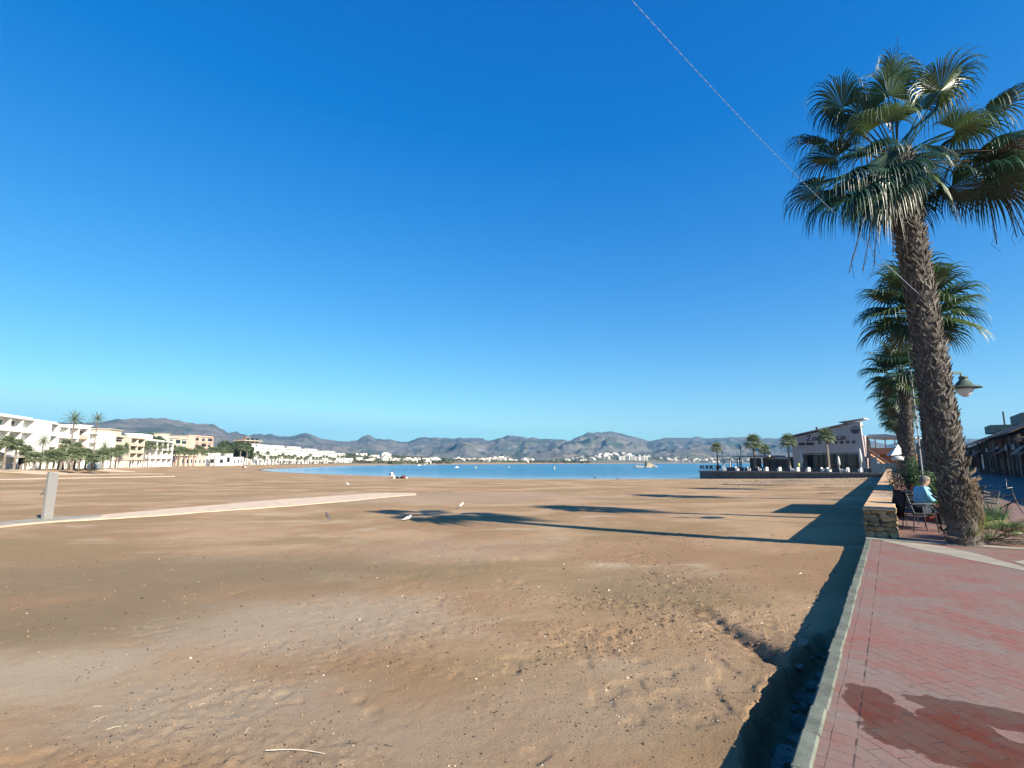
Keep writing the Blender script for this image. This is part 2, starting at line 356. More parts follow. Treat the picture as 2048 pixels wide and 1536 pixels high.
PROF=[(-400,850),(-100,848),(100,852),(188,851),(215,845),(270,843),(322,842),(345,846),(360,849),(395,854),(415,853),(425,855),(440,865),(455,872),(468,869),(480,873),(492,877),(503,874),(516,872),(525,875),(533,872),(545,876),(575,878),(598,873),(608,870),(620,874),(645,884),(680,887),(700,888),(715,883),(722,878),(735,875),(742,878),(752,883),(775,883),(790,886),(805,889),(815,888),(830,882),(850,878),(862,880),(890,880),(905,881),(940,879),(965,881),(978,885),(1000,880),(1012,875),(1035,876),(1055,881),(1065,878),(1080,881),(1110,882),(1130,883),(1141,887),(1148,880),(1165,875),(1177,868),(1190,869),(1225,867),(1245,870),(1260,875),(1280,880),(1300,886),(1308,885),(1330,880),(1380,880),(1398,877),(1410,881),(1450,880),(1490,877),(1520,880),(1550,881),(1565,880),(1600,886),(1650,888),(1750,886),(1780,893),(1800,888),(1830,880),(1900,880),(2048,885),(2500,880)]
PX=np.array([p[0] for p in PROF],float); PY=np.array([p[1] for p in PROF],float)
def crest_r(px): return np.interp(px,[-400,150,440,520,700,950,1140,1300,1420,2048],[3900,3900,4100,4600,4800,5000,4700,5200,5600,5600])
def hill(x,y):
    r=np.hypot(x,y); yy=np.maximum(y,1e-3); px=1024+1051*np.clip(x/yy,-3,3)
    u0=np.clip((r-2700)/(crest_r(px)-2700),0,1); px=px+(1-u0)*(110*fbm(x/700.,y/700.,4,51)); 
    tanel=(925-np.interp(px,PX,PY))/1051.0      # height over y-distance
    rc=crest_r(px); Yc=rc*yy/np.maximum(r,1); H=tanel*Yc+EYE+7*fbm(px/9.,px*0,4,83)
    u=(r-2700)/(rc-2700); u=np.clip(u,0,2)
    S=np.where(u<1,.10*u+.9*u**1.7,np.maximum(0,1-.5*(u-1)))
    rg=ridge(x/620.,y/620.,6,3); rg2=ridge(x/210.+5,y/210.,4,9)
    carve=(1-rg)*.95+(1-rg2)*.38
    env=np.where(u<1,np.clip((1-u)*2.2,0,1)*np.clip(u*4,0,1),0)
    h=H*(S*(1-env*.0)+env*(.80*(rg-.52)*1.3+.26*(rg2-.5)))
    h=np.where(u<1,np.minimum(h,H*(.25+.72*u+.03)),h)
    back=np.where(y>200,1,0)
    return np.maximum(h,0)*back
def ground_z(x,y,detail=True):
    d=shore_d(x,y); r=np.hypot(x,y)
    u=(x-K0.x)*KU.x+(y-K0.y)*KU.y; v=(x-K0.x)*KV.x+(y-K0.y)*KV.y
    z=-1.6+.88*(1-np.exp(-np.maximum(d,0)/34.))+np.clip(d,0,3)*.01
    z=z+.53*np.exp(-np.abs(v)/11.)*sstep(0,25,d)*np.where(v<0,1,1)
    # inland strip at the back of the beach rises to the promenade there
    bl=np.interp(y,[-200,60,115,144,178,315,430,760,980],[-100,-100,-108,-121,-126,-170,-176,-185,-100])
    back=sstep(14,2,x-bl)*(y>0); z=z*(1-back)+(-.02)*back
    far=sstep(500,1000,y)*sstep(0,25,d); z=z*(1-far)+(.8+np.maximum(0,d)*.006)*far
    und=sstep(2,30,d)*(1-back)*(1-far)
    z=z+und*(.05*fbm(x/9.,y/9.,3,21)+.016*fbm(x/1.3,y/1.3,3,31))
    # knoll with the hillside town
    z=z+34*np.exp(-((x-500)/230.)**2-((y-2620)/260.)**2)*far+12*np.exp(-((x+330)/200.)**2-((y-1250)/200.)**2)*sstep(700,1000,y)
    z=z+sstep(-190,-260,x)*sstep(250,420,y)*(1-sstep(900,1400,y))*np.clip((-190-x)*.05,0,25)
    z=np.where(r>2700,z+hill(x,y),z)
    z=np.where(d<0,-1.6+np.maximum(-4,d*.03),z)
    if detail:
        # eroded ditch beside the kerb, exposing the footing
        bank=np.interp(u,[-6,-.6,.0,.45,.9,1.5,2.1,2.7,3.4,3.9],[.36,.33,.30,.33,.38,.42,.40,.33,.20,0])+.08*fbm(x*2.3,y*2.3,4,77)+.05*fbm(x*9,y*9,3,78)
        dep=np.interp(u,[-6,0,2.2,3.0,3.9],[.28,.28,.26,.2,0])
        t=sstep(bank+.04,bank-.07,-v)*(u<3.9)
        z=z-t*dep*(1+.25*fbm(x*5,y*5,3,88))
        # paved side: the sheet drops out of sight below the paving
        z=np.where(v>-.02,np.minimum(z,-.25),z)
        # gully of churned sand running down from the ditch
        a=np.array(at(1390,1222,-.35)[:2]); b=np.array(at(1540,1330,-.35)[:2]); ab=b-a; L=np.hypot(*ab)
        tt=((x-a[0])*ab[0]+(y-a[1])*ab[1])/L**2; pd=((x-a[0])*ab[1]-(y-a[1])*ab[0])/L+.10*fbm(x*1.7,y*1.7,3,5)
        gl=np.exp(-(pd/.12)**2)*sstep(-.25,.15,tt)*sstep(1.25,1.0,tt)
        z=z-.085*gl*(.5+tt.clip(0,1))
        # churned, lumpy sand
        ch=churn(x,y); nr=sstep(26,6,r)
        lump=ridge(x*6,y*6,3,55)-.5
        z=z+nr*ch*(.010*lump+.018*fbm(x*16,y*16,4,61)+.016*np.maximum(0,fbm(x*9,y*9,3,62)))
        n5=vn(x*5.5,y*5.5,71)*vn(x*1.1,y*1.1,72); z=z-nr*sstep(.50,.66,n5+.12*fbm(x*14,y*14,3,73))*.016*(v<-.5)
        z=z+nr*.004*fbm(x*11,y*11,2,99)
    return z
def churn(x,y):
    v=(x-K0.x)*KV.x+(y-K0.y)*KV.y
    c=sstep(.1,.55,fbm(x/2.3,y/2.3,4,41)+.15)*.8
    c=c*(.35+.65*sstep(-9,-2.5,v))*sstep(22,9,np.hypot(x,y))
    return np.clip(c+.1,0,1)
def gz(x,y): return float(ground_z(np.array([float(x)]),np.array([float(y)]),True)[0])
def onsand(px,py):     # iterate a sight line onto the terrain
    z=-.7
    for _ in range(12):
        p=at(px,py,z); z=gz(p.x,p.y)
    return Vector((p.x,p.y,z))
def polar_sheet(name,azs,rs,zf,mats,attrs=True,drop=0):
    A,Rr=np.meshgrid(np.radians(azs),rs); x=Rr*np.sin(A); y=Rr*np.cos(A); z=zf(x,y)-drop
    nr,na=x.shape; co=np.stack([x.ravel(),y.ravel(),z.ravel()],1)
    i=np.arange(nr*na).reshape(nr,na); q=np.stack([i[:-1,:-1],i[:-1,1:],i[1:,1:],i[1:,:-1]],-1).reshape(-1,4)[:,::-1]
    me=bpy.data.meshes.new(name); me.vertices.add(len(co)); me.vertices.foreach_set('co',co.ravel().astype(np.float32))
    me.loops.add(q.size); me.loops.foreach_set('vertex_index',q.ravel().astype(np.int32))
    me.polygons.add(len(q)); me.polygons.foreach_set('loop_start',np.arange(0,q.size,4,dtype=np.int32)); me.polygons.foreach_set('loop_total',np.full(len(q),4,np.int32))
    me.update(calc_edges=True); me.polygons.foreach_set('use_smooth',np.ones(len(q),bool)); me.materials.append(mats)
    o=bpy.data.objects.new(name,me); COL.objects.link(o); return o,x.ravel(),y.ravel(),z.ravel()
def setattr_(o,name,vals):
    a=o.data.attributes.new(name,'FLOAT','POINT'); a.data.foreach_set('value',np.asarray(vals,np.float32))
azs=np.concatenate([np.linspace(-180,-56,24)[:-1],np.linspace(-56,-48,12)[:-1],np.arange(-48,40.01,.2),np.linspace(41,56,10),np.linspace(60,180,20)])
rs=np.concatenate([[.05,.6],np.exp(np.arange(math.log(1.6),math.log(30),.0068)),np.exp(np.arange(math.log(30.1),math.log(400),.012)),np.exp(np.linspace(math.log(402),math.log(3000),90))])
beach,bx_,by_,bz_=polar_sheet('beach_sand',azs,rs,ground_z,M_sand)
tag(beach,kind='structure')
rr_=np.hypot(bx_,by_); dd_=shore_d(bx_,by_)
uu_=(bx_-K0.x)*KU.x+(by_-K0.y)*KU.y; vv_=(bx_-K0.x)*KV.x+(by_-K0.y)*KV.y
a=np.array(at(1390,1222,-.35)[:2]); b=np.array(at(1545,1335,-.35)[:2]); ab=b-a; L=np.hypot(*ab)
tt=((bx_-a[0])*ab[0]+(by_-a[1])*ab[1])/L**2; pd=((bx_-a[0])*ab[1]-(by_-a[1])*ab[0])/L+.10*fbm(bx_*1.7,by_*1.7,3,5)
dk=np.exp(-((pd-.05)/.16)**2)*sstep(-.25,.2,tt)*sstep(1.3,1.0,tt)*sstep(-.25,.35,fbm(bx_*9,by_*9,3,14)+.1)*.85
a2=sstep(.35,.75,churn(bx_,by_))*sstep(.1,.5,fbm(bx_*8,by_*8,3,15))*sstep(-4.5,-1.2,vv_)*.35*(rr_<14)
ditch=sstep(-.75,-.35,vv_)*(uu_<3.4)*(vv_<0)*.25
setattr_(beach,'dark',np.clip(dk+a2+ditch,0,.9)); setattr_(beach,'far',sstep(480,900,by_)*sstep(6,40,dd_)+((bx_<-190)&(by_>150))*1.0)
mt,mx_,my_,mz_=polar_sheet('mountains',np.arange(-64,62,.09),np.linspace(2950,7600,210),lambda x,y:ground_z(x,y,False),M_mount)
tag(mt,kind='structure')
# water: one sheet at sea level, seen where the ground dips below it
wa,wx_,wy_,wz_=polar_sheet('water',np.concatenate([np.arange(-60,60.1,.5)]),np.concatenate([np.linspace(70,260,60),np.exp(np.linspace(math.log(265),math.log(2900),60))]),lambda x,y:np.full(x.shape,-1.6),M_water)
tag(wa,kind='structure'); dw=shore_d(wx_,wy_); setattr_(wa,'shallow',np.exp(np.minimum(dw,0)/20.)*.95+.0)
fo=MB()     # thin broken line of foam and wet edge where the wavelets run out
for (i0,i1) in [(i,i+1) for i in range(0,8)]:
    p0=Vector((*SHORE[i0],0)); p1=Vector((*SHORE[i1],0)); n_=(p1-p0).cross(Vector((0,0,1))).normalized(); k=int((p1-p0).length/2.2)
    for j in range(k):
        if random.random()<.35: continue
        q0=p0.lerp(p1,(j+.05)/k); q1=p0.lerp(p1,(j+1.0)/k); o_=random.uniform(-.2,.9); w_=random.uniform(.12,.4)
        fo.add([q0+n_*o_+Vector((0,0,-1.585)),q1+n_*(o_+random.uniform(-.2,.2))+Vector((0,0,-1.585)),q1+n_*(o_+w_)+Vector((0,0,-1.585)),q0+n_*(o_+w_)+Vector((0,0,-1.585))],[(0,1,2,3)])
tag(fo.build('shore_foam',mat('foam',(.72,.74,.72),.7,.1,3,bs=0)),'thin white line of foam where the ripples meet the sand','foam',kind='stuff')
# ------------------------------------------------------------------ promenade paving, kerb, strips
def kobj(name,mb,m,parent=None,smooth=False):   # built in the kerb frame (x along, y = -v)
    o=mb.build(name,m,parent,smooth); 
    if not parent: o.location=K0; o.rotation_euler=(0,0,KAZ)
    return o
pv=MB(); pts=[(-30,0),(WE+1,0),(WE+90,-2),(WE+90,-150),(-30,-150)]
pv.add([(x,y,0) for x,y in pts],[(0,3,2,1)][::1]); pv.f=[(0,4,3,2,1)][::-1]; pv.m=[0]
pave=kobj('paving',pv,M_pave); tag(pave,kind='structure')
kb=MB(); u=-3.0; i=0
while u<WS-.02:
    L_=.43+random.uniform(-.02,.02); e=min(u+L_,WS); j=random.uniform(-.006,.006); t=random.uniform(-.006,.008)
    M=Matrix.Rotation(random.uniform(-.006,.006),4,'Z'); M.translation=(u,0,0)
    kb.bbox((.006,-.098+j,-.30),(e-u-.006,.002+j,.012+t),.012,0,M); u=e
kb.box((-3,-.09,-.9),(WE,-.012,-.295))
kerb=kobj('kerb',kb,M_kerb); tag(kerb,kind='structure')
fs=MB()   # pale curved strip
up=[(1763,1080),(1820,1085),(1878,1091.6),(1915,1098.5),(1951.5,1107),(2019,1125.6),(2090,1147)]; lo=[(1765,1083),(1812,1092),(1853,1101.8),(1900,1111),(1951.5,1122),(2010,1134),(2090,1150.5)]
lo=[(1768,1082.5),(1810,1092),(1853,1101.8),(1900,1111),(1951.5,1122),(2048,1141),(2120,1156)]
a=[at(x,y,.004) for x,y in up]; b=[at(x,y,.004) for x,y in lo]
up=[(1763,1080),(1820,1085),(1878,1091.6),(1915,1099),(1951.5,1107),(2030,1127),(2120,1150)]
def spl(ps,n=40):
    ps=[Vector(p) for p in ps]; out=[]
    for i in range(len(ps)-1):
        p0=ps[max(i-1,0)];p1=ps[i];p2=ps[i+1];p3=ps[min(i+2,len(ps)-1)]
        for k in range(n//(len(ps)-1)):
            t=k/(n//(len(ps)-1)); out.append(.5*((2*p1)+(p2-p0)*t+(2*p0-5*p1+4*p2-p3)*t*t+(3*p1-p0-3*p2+p3)*t**3))
    out.append(ps[-1]); return out
a=spl(a); b=spl(b); n_=min(len(a),len(b))
fs.add(a[:n_]+b[:n_],[(i,i+n_,i+n_+1,i+1) for i in range(n_-1)])
tag(fs.build('kerb_strip',M_pale),kind='structure')
fs=MB(); q=[at(x,y,.005) for x,y in [(2026,1123),(2120,1112),(2140,1128),(2050,1130)]]; fs.add(q,[(3,2,1,0)]); tag(fs.build('kerb_strip',M_pale),kind='structure')
fs=MB(); fs.box((WS-.35,-2.6,.004),(WS-.02,.0,.02)); 
tag(kobj('threshold_strip',fs,M_pale),kind='structure')
# shaded side road (grey paving) in front of the cafes
rd=MB(); q=[(24,-4.6),(WE+60,-4.6),(WE+60,-12.0),(24,-12.0)]; rd.add([(x,y,.004) for x,y in q],[(0,3,2,1)]); rd.f=[(3,2,1,0)]
tag(kobj('road',rd,M_asph),kind='structure')
# beach paths
def strip(name,up,lo,m,z=.03,th=.05,jag=0,label=None,z0=None):
    fn=(lambda x,y:at(x,y,z0)) if z0 is not None else onsand
    mb=MB(); a=spl([fn(*p) for p in up],48); b=spl([fn(*p) for p in lo],48); n_=len(a); v=[];f=[]
    for i in range(n_):
        ja=Vector((0,random.uniform(-jag,jag),0))
        A=a[i].copy(); B=b[i]+ja
        A.z=gz(A.x,A.y)+z; B.z=gz(B.x,B.y)+z; v+=[A,B,A-Vector((0,0,th+z)),B-Vector((0,0,th+z))]
    for i in range(n_-1):
        k=4*i; f+=[(k,k+1,k+5,k+4),(k+2,k,k+4,k+6),(k+1,k+3,k+7,k+5)]
    f+=[(0,2,3,1),(4*n_-4,4*n_-3,4*n_-1,4*n_-2)]
    mb.add(v,f); return tag(mb.build(name,m),label,kind='structure')
strip('beach_path',[(-60,1051),(60,1041),(176,1033),(373.5,1015.5),(571,999),(703,990),(765,986.5),(830.5,986.6)],[(-60,1062),(88,1046.5),(264,1035),(373,1027.5),(571,1013),(703,1002),(775,994.5),(833,990)],M_path,.035,.06,.12)
strip('shower_base',[(-60,1052),(20,1044),(100,1037),(200,1031)],[(-60,1060),(20,1051),(110,1043.5),(205,1034)],M_pale,.05,.08)
strip('beach_path',[(-60,959.5),(0,957.9),(120,955),(350,950.6)],[(-60,961.5),(0,959.8),(120,956.6),(350,951.8)],M_path,.04,.06,z0=-.8)
strip('beach_path',[(-60,949.6),(0,948.8),(120,947.6),(328,946)],[(-60,951),(0,950.2),(120,948.8),(328,946.8)],M_path,.04,.06,z0=-.8)
strip('beach_path',[(10,943.6),(120,942.7),(270,942)],[(10,944.7),(120,943.7),(270,942.8)],M_path,.04,.06,z0=-.8)
# ------------------------------------------------------------------ stone wall with slab coping
wl=thing('stone_wall',kf(WS,0),KAZ,'long low rubble stone wall with peach slab coping between beach and palms','wall')
core=MB(); core.box((.10,-.50,-.9),(WE-WS,-.06,.60)); core.build('mortar_core',M_mortar,wl)
def rock(mb,c,s,seed,mi=0,rot=None,jit=.16):
    rnd=random.Random(seed); v=[];nu,nv=8,5
    for j in range(nv+1):
        ph=math.pi*j/nv
        for i in range(nu):
            th=2*math.pi*i/nu; k=1+rnd.uniform(-jit,jit)
            p=Vector((math.copysign(abs(math.cos(th))**.6,math.cos(th))*math.sin(ph)**.7,math.copysign(abs(math.sin(th))**.6,math.sin(th))*math.sin(ph)**.7,math.cos(ph)))*k
            v.append(Vector(c)+Vector((p.x*s[0],p.y*s[1],p.z*s[2])))
    f=[(j*nu+i,j*nu+(i+1)%nu,(j+1)*nu+(i+1)%nu,(j+1)*nu+i) for j in range(nv) for i in range(nu)]
    mb.add(v,[q[::-1] for q in f],mi)
st=MB(); k=0
def face_stones(x0,x1,y,axis):
    global k
    z=-.02 if axis!='L' else -.75
    while z<.56:
        h=random.uniform(.09,.17); x=x0
        while x<x1:
            w_=min(random.uniform(.12,.34),x1-x+.03); k+=1
            c=(x+w_/2,y,z+h/2) if axis!='E' else (y,x+w_/2,z+h/2)
            s=(w_*.52,.06+random.random()*.03,h*.52) if axis!='E' else (.07+random.random()*.04,w_*.52,h*.52)
            rock(st,c,s,k,jit=.30); x+=w_
        z+=h
face_stones(-.57,-.02,.08,'E'); face_stones(.1,30,-.51,'R'); face_stones(.1,12,-.05,'L')
st.build('face_stones',M_stone,wl)
cp=MB(); x=-.04
while x<WE-WS:
    L_=random.uniform(.9,1.3); e=min(x+L_,WE-WS); dz=random.uniform(-.004,.004)
    cp.bbox((x+.005,-.585,.60),(e-.005,.02,.655+dz),.012,random.choice([0,0,1,2])); x=e
cp.build('coping',[M_peach,mat('orange sandstone slab',(.50,.27,.12),.85,.15,1.2,bs=.3,bscale=20),mat('buff sandstone slab',(.46,.35,.24),.85,.12,1.2,bs=.3,bscale=20)],wl)
# concrete footing blocks broken out of the ditch
fb=thing('broken_footing',kf(0,0),KAZ,'broken concrete footing slabs lying in the ditch below the kerb','rubble')
rr9=random.Random(77)
for i,(u,v,s) in enumerate([(rr9.uniform(-1.2,3.4),rr9.uniform(.04,.34),rr9.uniform(.03,.09)) for _ in range(46)]+[(-.1,.18,.14),(.45,.20,.12),(1.15,.22,.13),(1.7,.20,.12),(2.2,.16,.1),(.1,.08,.12),(1.0,.10,.1),(2.6,.10,.1)]):
    mb=MB(); rock(mb,(u,v,gz(*kf(u,-v)[:2])+.01),(s,s*.7,s*rr9.uniform(.3,.6)),i+400); mb.build('slab',M_conc,fb)
# debris on the sand
db=MB(); shp=MB()
for i in range(17000):
    if random.random()<.5: px=random.gauss(1350,170); py=random.uniform(1080,1536)
    else: px=random.uniform(-80,1680); py=random.uniform(1060,1600)
    p=at(px,py,-.45)
    if (p-K0).dot(KV)>-.35: continue
    d_=float(churn(np.array([p.x]),np.array([p.y]))[0])
    if random.random()>d_*1.2+.18: continue
    z=gz(p.x,p.y); s=random.choice([.004,.005,.006,.008,.011])*random.uniform(.7,1.3)*min(2.4,max(1,p.y/3.6))
    pt=[]
    for (a_,b_,c_) in [(1,0,0),(0,1,0),(-1,0,0),(0,-1,0),(0,0,1),(.3,.3,.7)]:
        pt.append((p.x+a_*s*random.uniform(.6,1.5),p.y+b_*s*random.uniform(.6,1.4),z-.3*s+c_*s*random.uniform(.6,1.2)))
    r_=random.random(); mi=0 if r_<.62 else (1 if r_<.975 else 2)
    db.add(pt,[(0,1,5),(1,4,5),(0,5,4),(1,2,4),(2,3,4),(3,0,4)],mi)
for i in range(34):   # dried seagrass straws and twigs
    px=random.uniform(100,1640); py=random.uniform(1090,1536); p=at(px,py,-.4)
    if (p-K0).dot(KV)>-.5: continue
    z=gz(p.x,p.y)+.004; a_=random.uniform(0,6.28); L_=random.uniform(.02,.09); c_=random.uniform(-.3,.3)
    pts=[Vector((p.x+math.cos(a_+c_*t)*L_*t,p.y+math.sin(a_+c_*t)*L_*t,z+.003*math.sin(t*3))) for t in (-1,-.3,.3,1)]
    db.tube(pts,.0022,3,2 if random.random()<.6 else 1,False)
p=onsand(590,1508); db.tube([p+Vector((x*.21,.03*math.cos(x*1.6)-.02*x,.012)) for x in (-1,-.6,-.2,.2,.6,1)],.004,4,2)
tag(db.build('beach_litter',[mat('sand clod',(.27,.18,.115),.95,.3,20),mat('dark weed bit',(.07,.05,.035),.9,.3,20),mat('shell and straw',(.66,.57,.44),.8,.15,20)]),'small clods shells and dry seagrass scattered over the near sand','debris',kind='stuff')
# ------------------------------------------------------------------ palms
def fan_leaf(mb,hub,ax,n,Rl,nseg=36,spread=2.2,grav=1.0,steps=6,mi=0,cup=.25,rnd=random,jit=.04,fuse=.42):
    ax=ax.normalized(); s=ax.cross(n).normalized(); n=s.cross(ax).normalized()
    dphi=2*spread/nseg; down=Vector((0,0,-1))
    for k in range(nseg):
        ph=-spread+(k+.5)*dphi+rnd.uniform(-.02,.02); L=Rl*(1-.30*(abs(ph)/spread)**2)*(1+rnd.uniform(-jit,jit))
        d=(ax*math.cos(ph)+s*math.sin(ph)+n*cup*(.4+abs(math.sin(ph)))).normalized(); tan=(s*math.cos(ph)-ax*math.sin(ph))
        p=Vector(hub); v=[]; g=grav*rnd.uniform(.75,1.3)
        for i in range(steps+1):
            t=i/steps
            if t<=fuse: w_=Rl*t*math.sin(dphi/2)*1.03
            else: w_=Rl*fuse*math.sin(dphi/2)*1.0*max(.05,1-((t-fuse)/(1-fuse))**1.2)*.85
            nn=tan.cross(d).normalized()
            v+= [p-tan*w_, p+nn*w_*.75, p+tan*w_]
            d=(d+down*g*(max(0,t-.22)**1.25)*2.3*(6/steps)*.62).normalized(); tan=(tan-d*tan.dot(d)).normalized()
            p=p+d*(L/steps)
        f=[]
        for i in range(steps):
            a=3*i; f+=[(a,a+1,a+4,a+3),(a+1,a+2,a+5,a+4)]
        mb.add(v,f,mi)
def petiole(mb,a,b,r0,r1,sag=.08,mi=0,n=4):
    a=Vector(a); b=Vector(b); L=(b-a).length; pts=[]
    for i in range(5):
        t=i/4; pts.append(a.lerp(b,t)+Vector((0,0,sag*L*math.sin(math.pi*t))))
    mb.tube(pts,[r0+(r1-r0)*i/4 for i in range(5)],n,mi)
def trunk_mesh(h,r0,r1,nboot,rnd,lean=(0,0),bs=1.0,low=.25,pw=2):
    mb=MB(); N=14; sg=18; v=[];f=[]
    def cen(t): return Vector((lean[0]*t**pw,lean[1]*t**pw,h*t))
    def rad(t): return (r0*(1+.14*math.exp(-t*h/.35))*(1-t)+r1*t)
    rings=26
    for i in range(rings+1):
        t=i/rings
        for k in range(N):
            th=2*math.pi*k/N; r=rad(t)*(1+rnd.uniform(-.06,.06)); c=cen(t); v.append((c.x+r*math.cos(th),c.y+r*math.sin(th),c.z))
    for i in range(rings):
        for k in range(N): f.append((i*N+k,i*N+(k+1)%N,(i+1)*N+(k+1)%N,(i+1)*N+k))
    mb.add(v,f,0)
    ga=math.pi*(3-math.sqrt(5))
    for j in range(nboot):
        t=low+(1-low)*(j/nboot)**.9; th=j*ga+rnd.uniform(-.25,.25); c=cen(t); r=rad(t)*.97
        o=Vector((math.cos(th),math.sin(th),0)); tg=Vector((-math.sin(th),math.cos(th),0)); sl=rnd.choice((-1,1))*rnd.uniform(.1,1.15)
        up=(Vector((0,0,1))+tg*sl).normalized(); L=rnd.uniform(.07,.26)*bs*(.8+.5*t); w_=rnd.uniform(.012,.034)*bs; out=rnd.uniform(.02,.07)*bs*(.7+.6*t)
        b=c+o*r; m_=b+up*L*.6+o*out*.45; e=b+up*L+o*out; tt=tg*math.cos(.3)
        v=[b-tg*w_*1.5,b+tg*w_*1.5,m_-tt*w_+o*.012,m_+tt*w_+o*.012,e-tt*w_*.5,e+tt*w_*.45+up*.02, b-tg*w_*1.5-o*.03,b+tg*w_*1.5-o*.03,m_-tt*w_-o*.012,m_+tt*w_-o*.012]
        mb.add(v,[(0,1,3,2),(2,3,5,4),(0,2,8,6),(1,7,9,3),(2,4,8),(3,9,5),(4,5,9,8)],1)
    return mb
def palm_tree(name,pos,h,label,seed,group,hero=False,nleaf=30,scale=1.25,r=.27):
    rnd=random.Random(seed); rz=rnd.uniform(0,6.28)
    root=thing(name,pos,0 if hero else rz,label,'palm tree',group)
    if hero: tm=trunk_mesh(h,r,r*.95,2300,rnd,(-.46,0),1.0,.05,.9)
    else: tm=trunk_mesh(h,r*.85,r*.8,1000,rnd,(rnd.uniform(-.15,.15),rnd.uniform(-.15,.15)),1.1,.06)
    tm.build('trunk',[M_trunk,M_boot],root)
    cr=MB(); H=Vector((-.46 if hero else 0,0,h))
    de=MB()
    leaves=[]
    if hero:
        # hub offsets (metres right, away, up) from the heart, with blade radius and droop
        LV=[(.25,.1,1.95,.85,1.3,0),(-.6,-.1,.85,.85,1.4,0),(.62,.0,1.15,.9,1.4,1),(-.1,.4,1.35,.85,1.4,0),(-.85,.2,1.35,1.0,1.1,0),(-.25,-.3,1.25,.85,1.2,1),(.45,-.7,1.05,.95,1.0,1),(1.15,.3,1.30,1.35,.75,0),(1.75,-.2,.85,1.25,.9,1),
            (.45,-.9,.10,.75,.9,1),(1.0,-.4,.35,1.05,1.0,0),(-.75,-.7,.35,.9,1.0,1),(-1.15,.1,.15,1.0,1.0,0),(-1.25,-.3,-.55,1.1,1.05,0),(-.55,-.5,-.45,1.15,1.5,0),
            (.85,-.2,-.65,.95,1.1,0),(1.75,.1,.15,1.2,1.4,1),(-.9,.9,.9,1.0,.9,0),(.5,1.1,.9,1.0,.9,0),(0,1.1,.2,1.0,1.1,0),(-1.0,1.0,-.1,1.0,1.1,0),(1.1,1.1,0,1.0,1.1,0),
            (-.55,.5,1.15,.9,1.1,0),(1.5,-.5,-.1,1.0,1.3,0),(-.9,-.5,-.15,.9,1.2,0),(-1.15,-.4,-.95,1.3,1.3,0),(-.75,-.6,-1.0,1.2,1.4,0),(1.3,-.4,-.75,1.25,1.3,0),(2.0,.2,.35,1.3,1.2,0),(0,.5,-.5,1.0,1.4,0),(.5,.6,-.6,1.0,1.3,0),(-.5,.6,1.2,.95,1.0,0)]
        for (dx,dy,dz,Rl,g,lit) in LV:
            dx*=1.13; dy*=1.1; dz*=1.12; Rl*=1.06
            hub=H+Vector((dx,dy,dz)); ax=(Vector((dx,dy,dz*.75+ (.15 if dz>.5 else -.1)))).normalized()
            petiole(cr,H+Vector((dx*.12,dy*.12,.1)),hub,.026,.014,.05,0)
            nn=Vector((-ax.x*ax.z,-ax.y*ax.z,1-ax.z*ax.z)) if abs(ax.z)<.97 else Vector((0,-1,.2))
            nn=(nn+Vector((rnd.uniform(-.3,.3),rnd.uniform(-.3,.3),0))).normalized()
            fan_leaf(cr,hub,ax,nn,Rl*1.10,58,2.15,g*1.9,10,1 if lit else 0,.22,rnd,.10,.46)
        for (x_,y_,z_,R_,sp,g_) in [(-.42,-.25,-.35,1.75,.62,.5),(-.62,.0,-.5,1.5,.6,.5),(-1.5,-.3,-.75,1.25,1.3,1.2),(.62,-.2,-.55,1.2,.8,.6),(1.75,-.5,-.2,1.5,1.3,1.2),(2.1,-.2,.1,1.4,1.4,1.3)]:
            hub=H+Vector((x_,y_,z_)); petiole(cr,H+Vector((x_*.2,0,0)),hub,.02,.012,.05,0)
            fan_leaf(cr,hub,Vector((x_*.35,y_*.3,-.8)),Vector((x_,y_-.4,.5)),R_,34,sp,g_,8,0 if x_<1 else 1,.14,rnd,.16,.36)
        for k in range(28):        # old leaves folded down round the neck
            th=rnd.uniform(0,6.28); o=Vector((math.cos(th),math.sin(th),0)); hub=H+o*rnd.uniform(.45,.75)+Vector((0,0,rnd.uniform(-.75,.05)))
            petiole(cr,H+o*.2+Vector((0,0,-.3)),hub,.02,.012,.03,0)
            fan_leaf(cr,hub,o*.5+Vector((0,0,-.9)),o,rnd.uniform(.65,.9),26,1.3,.9,6,rnd.choice((0,0,1)),.12,rnd)
        for (dx,dy,dz,Rl) in [(1.9,-.3,-.25,1.25),(2.15,.1,-.15,1.2),(1.6,-.4,-.45,1.0),(1.75,-.6,-.1,1.0),(-.6,-.5,-1.0,.8)]:
            hub=H+Vector((dx,dy,dz)); petiole(de,H+Vector((dx*.15,0,0)),hub,.02,.012,.04,0)
            fan_leaf(de,hub,Vector((dx*.35,dy,-.9)),Vector((dx,dy,.5)),Rl,26,1.2,1.2,6,0,.2,rnd)
        stk=MB()
        for (x0,z0,x1,z1) in [(-.9,-.6,-1.55,-2.75),(-.8,-.6,-1.25,-2.7),(-.7,-.6,-1.0,-2.6),(-.5,-.5,-.55,-2.3),(-.4,-.4,-.25,-2.35),(1.7,-.2,2.5,-2.0),(1.7,-.2,2.3,-1.9),(1.6,-.3,1.7,-2.1),(1.9,-.2,2.15,-1.95)]:
            a=H+Vector((x0*.2,-.1,0)); m1=H+Vector((x0,-.2,z0*.2+.2)); m2=H+Vector((x0*.7+x1*.3+.1*rnd.random(),-.3,(z0+z1)*.35)); b=H+Vector((x1,-.3,z1))
            stk.tube(spl([a,m1,m2,b],18),[.018]*6+[.016]*6+[.012]*7,4)
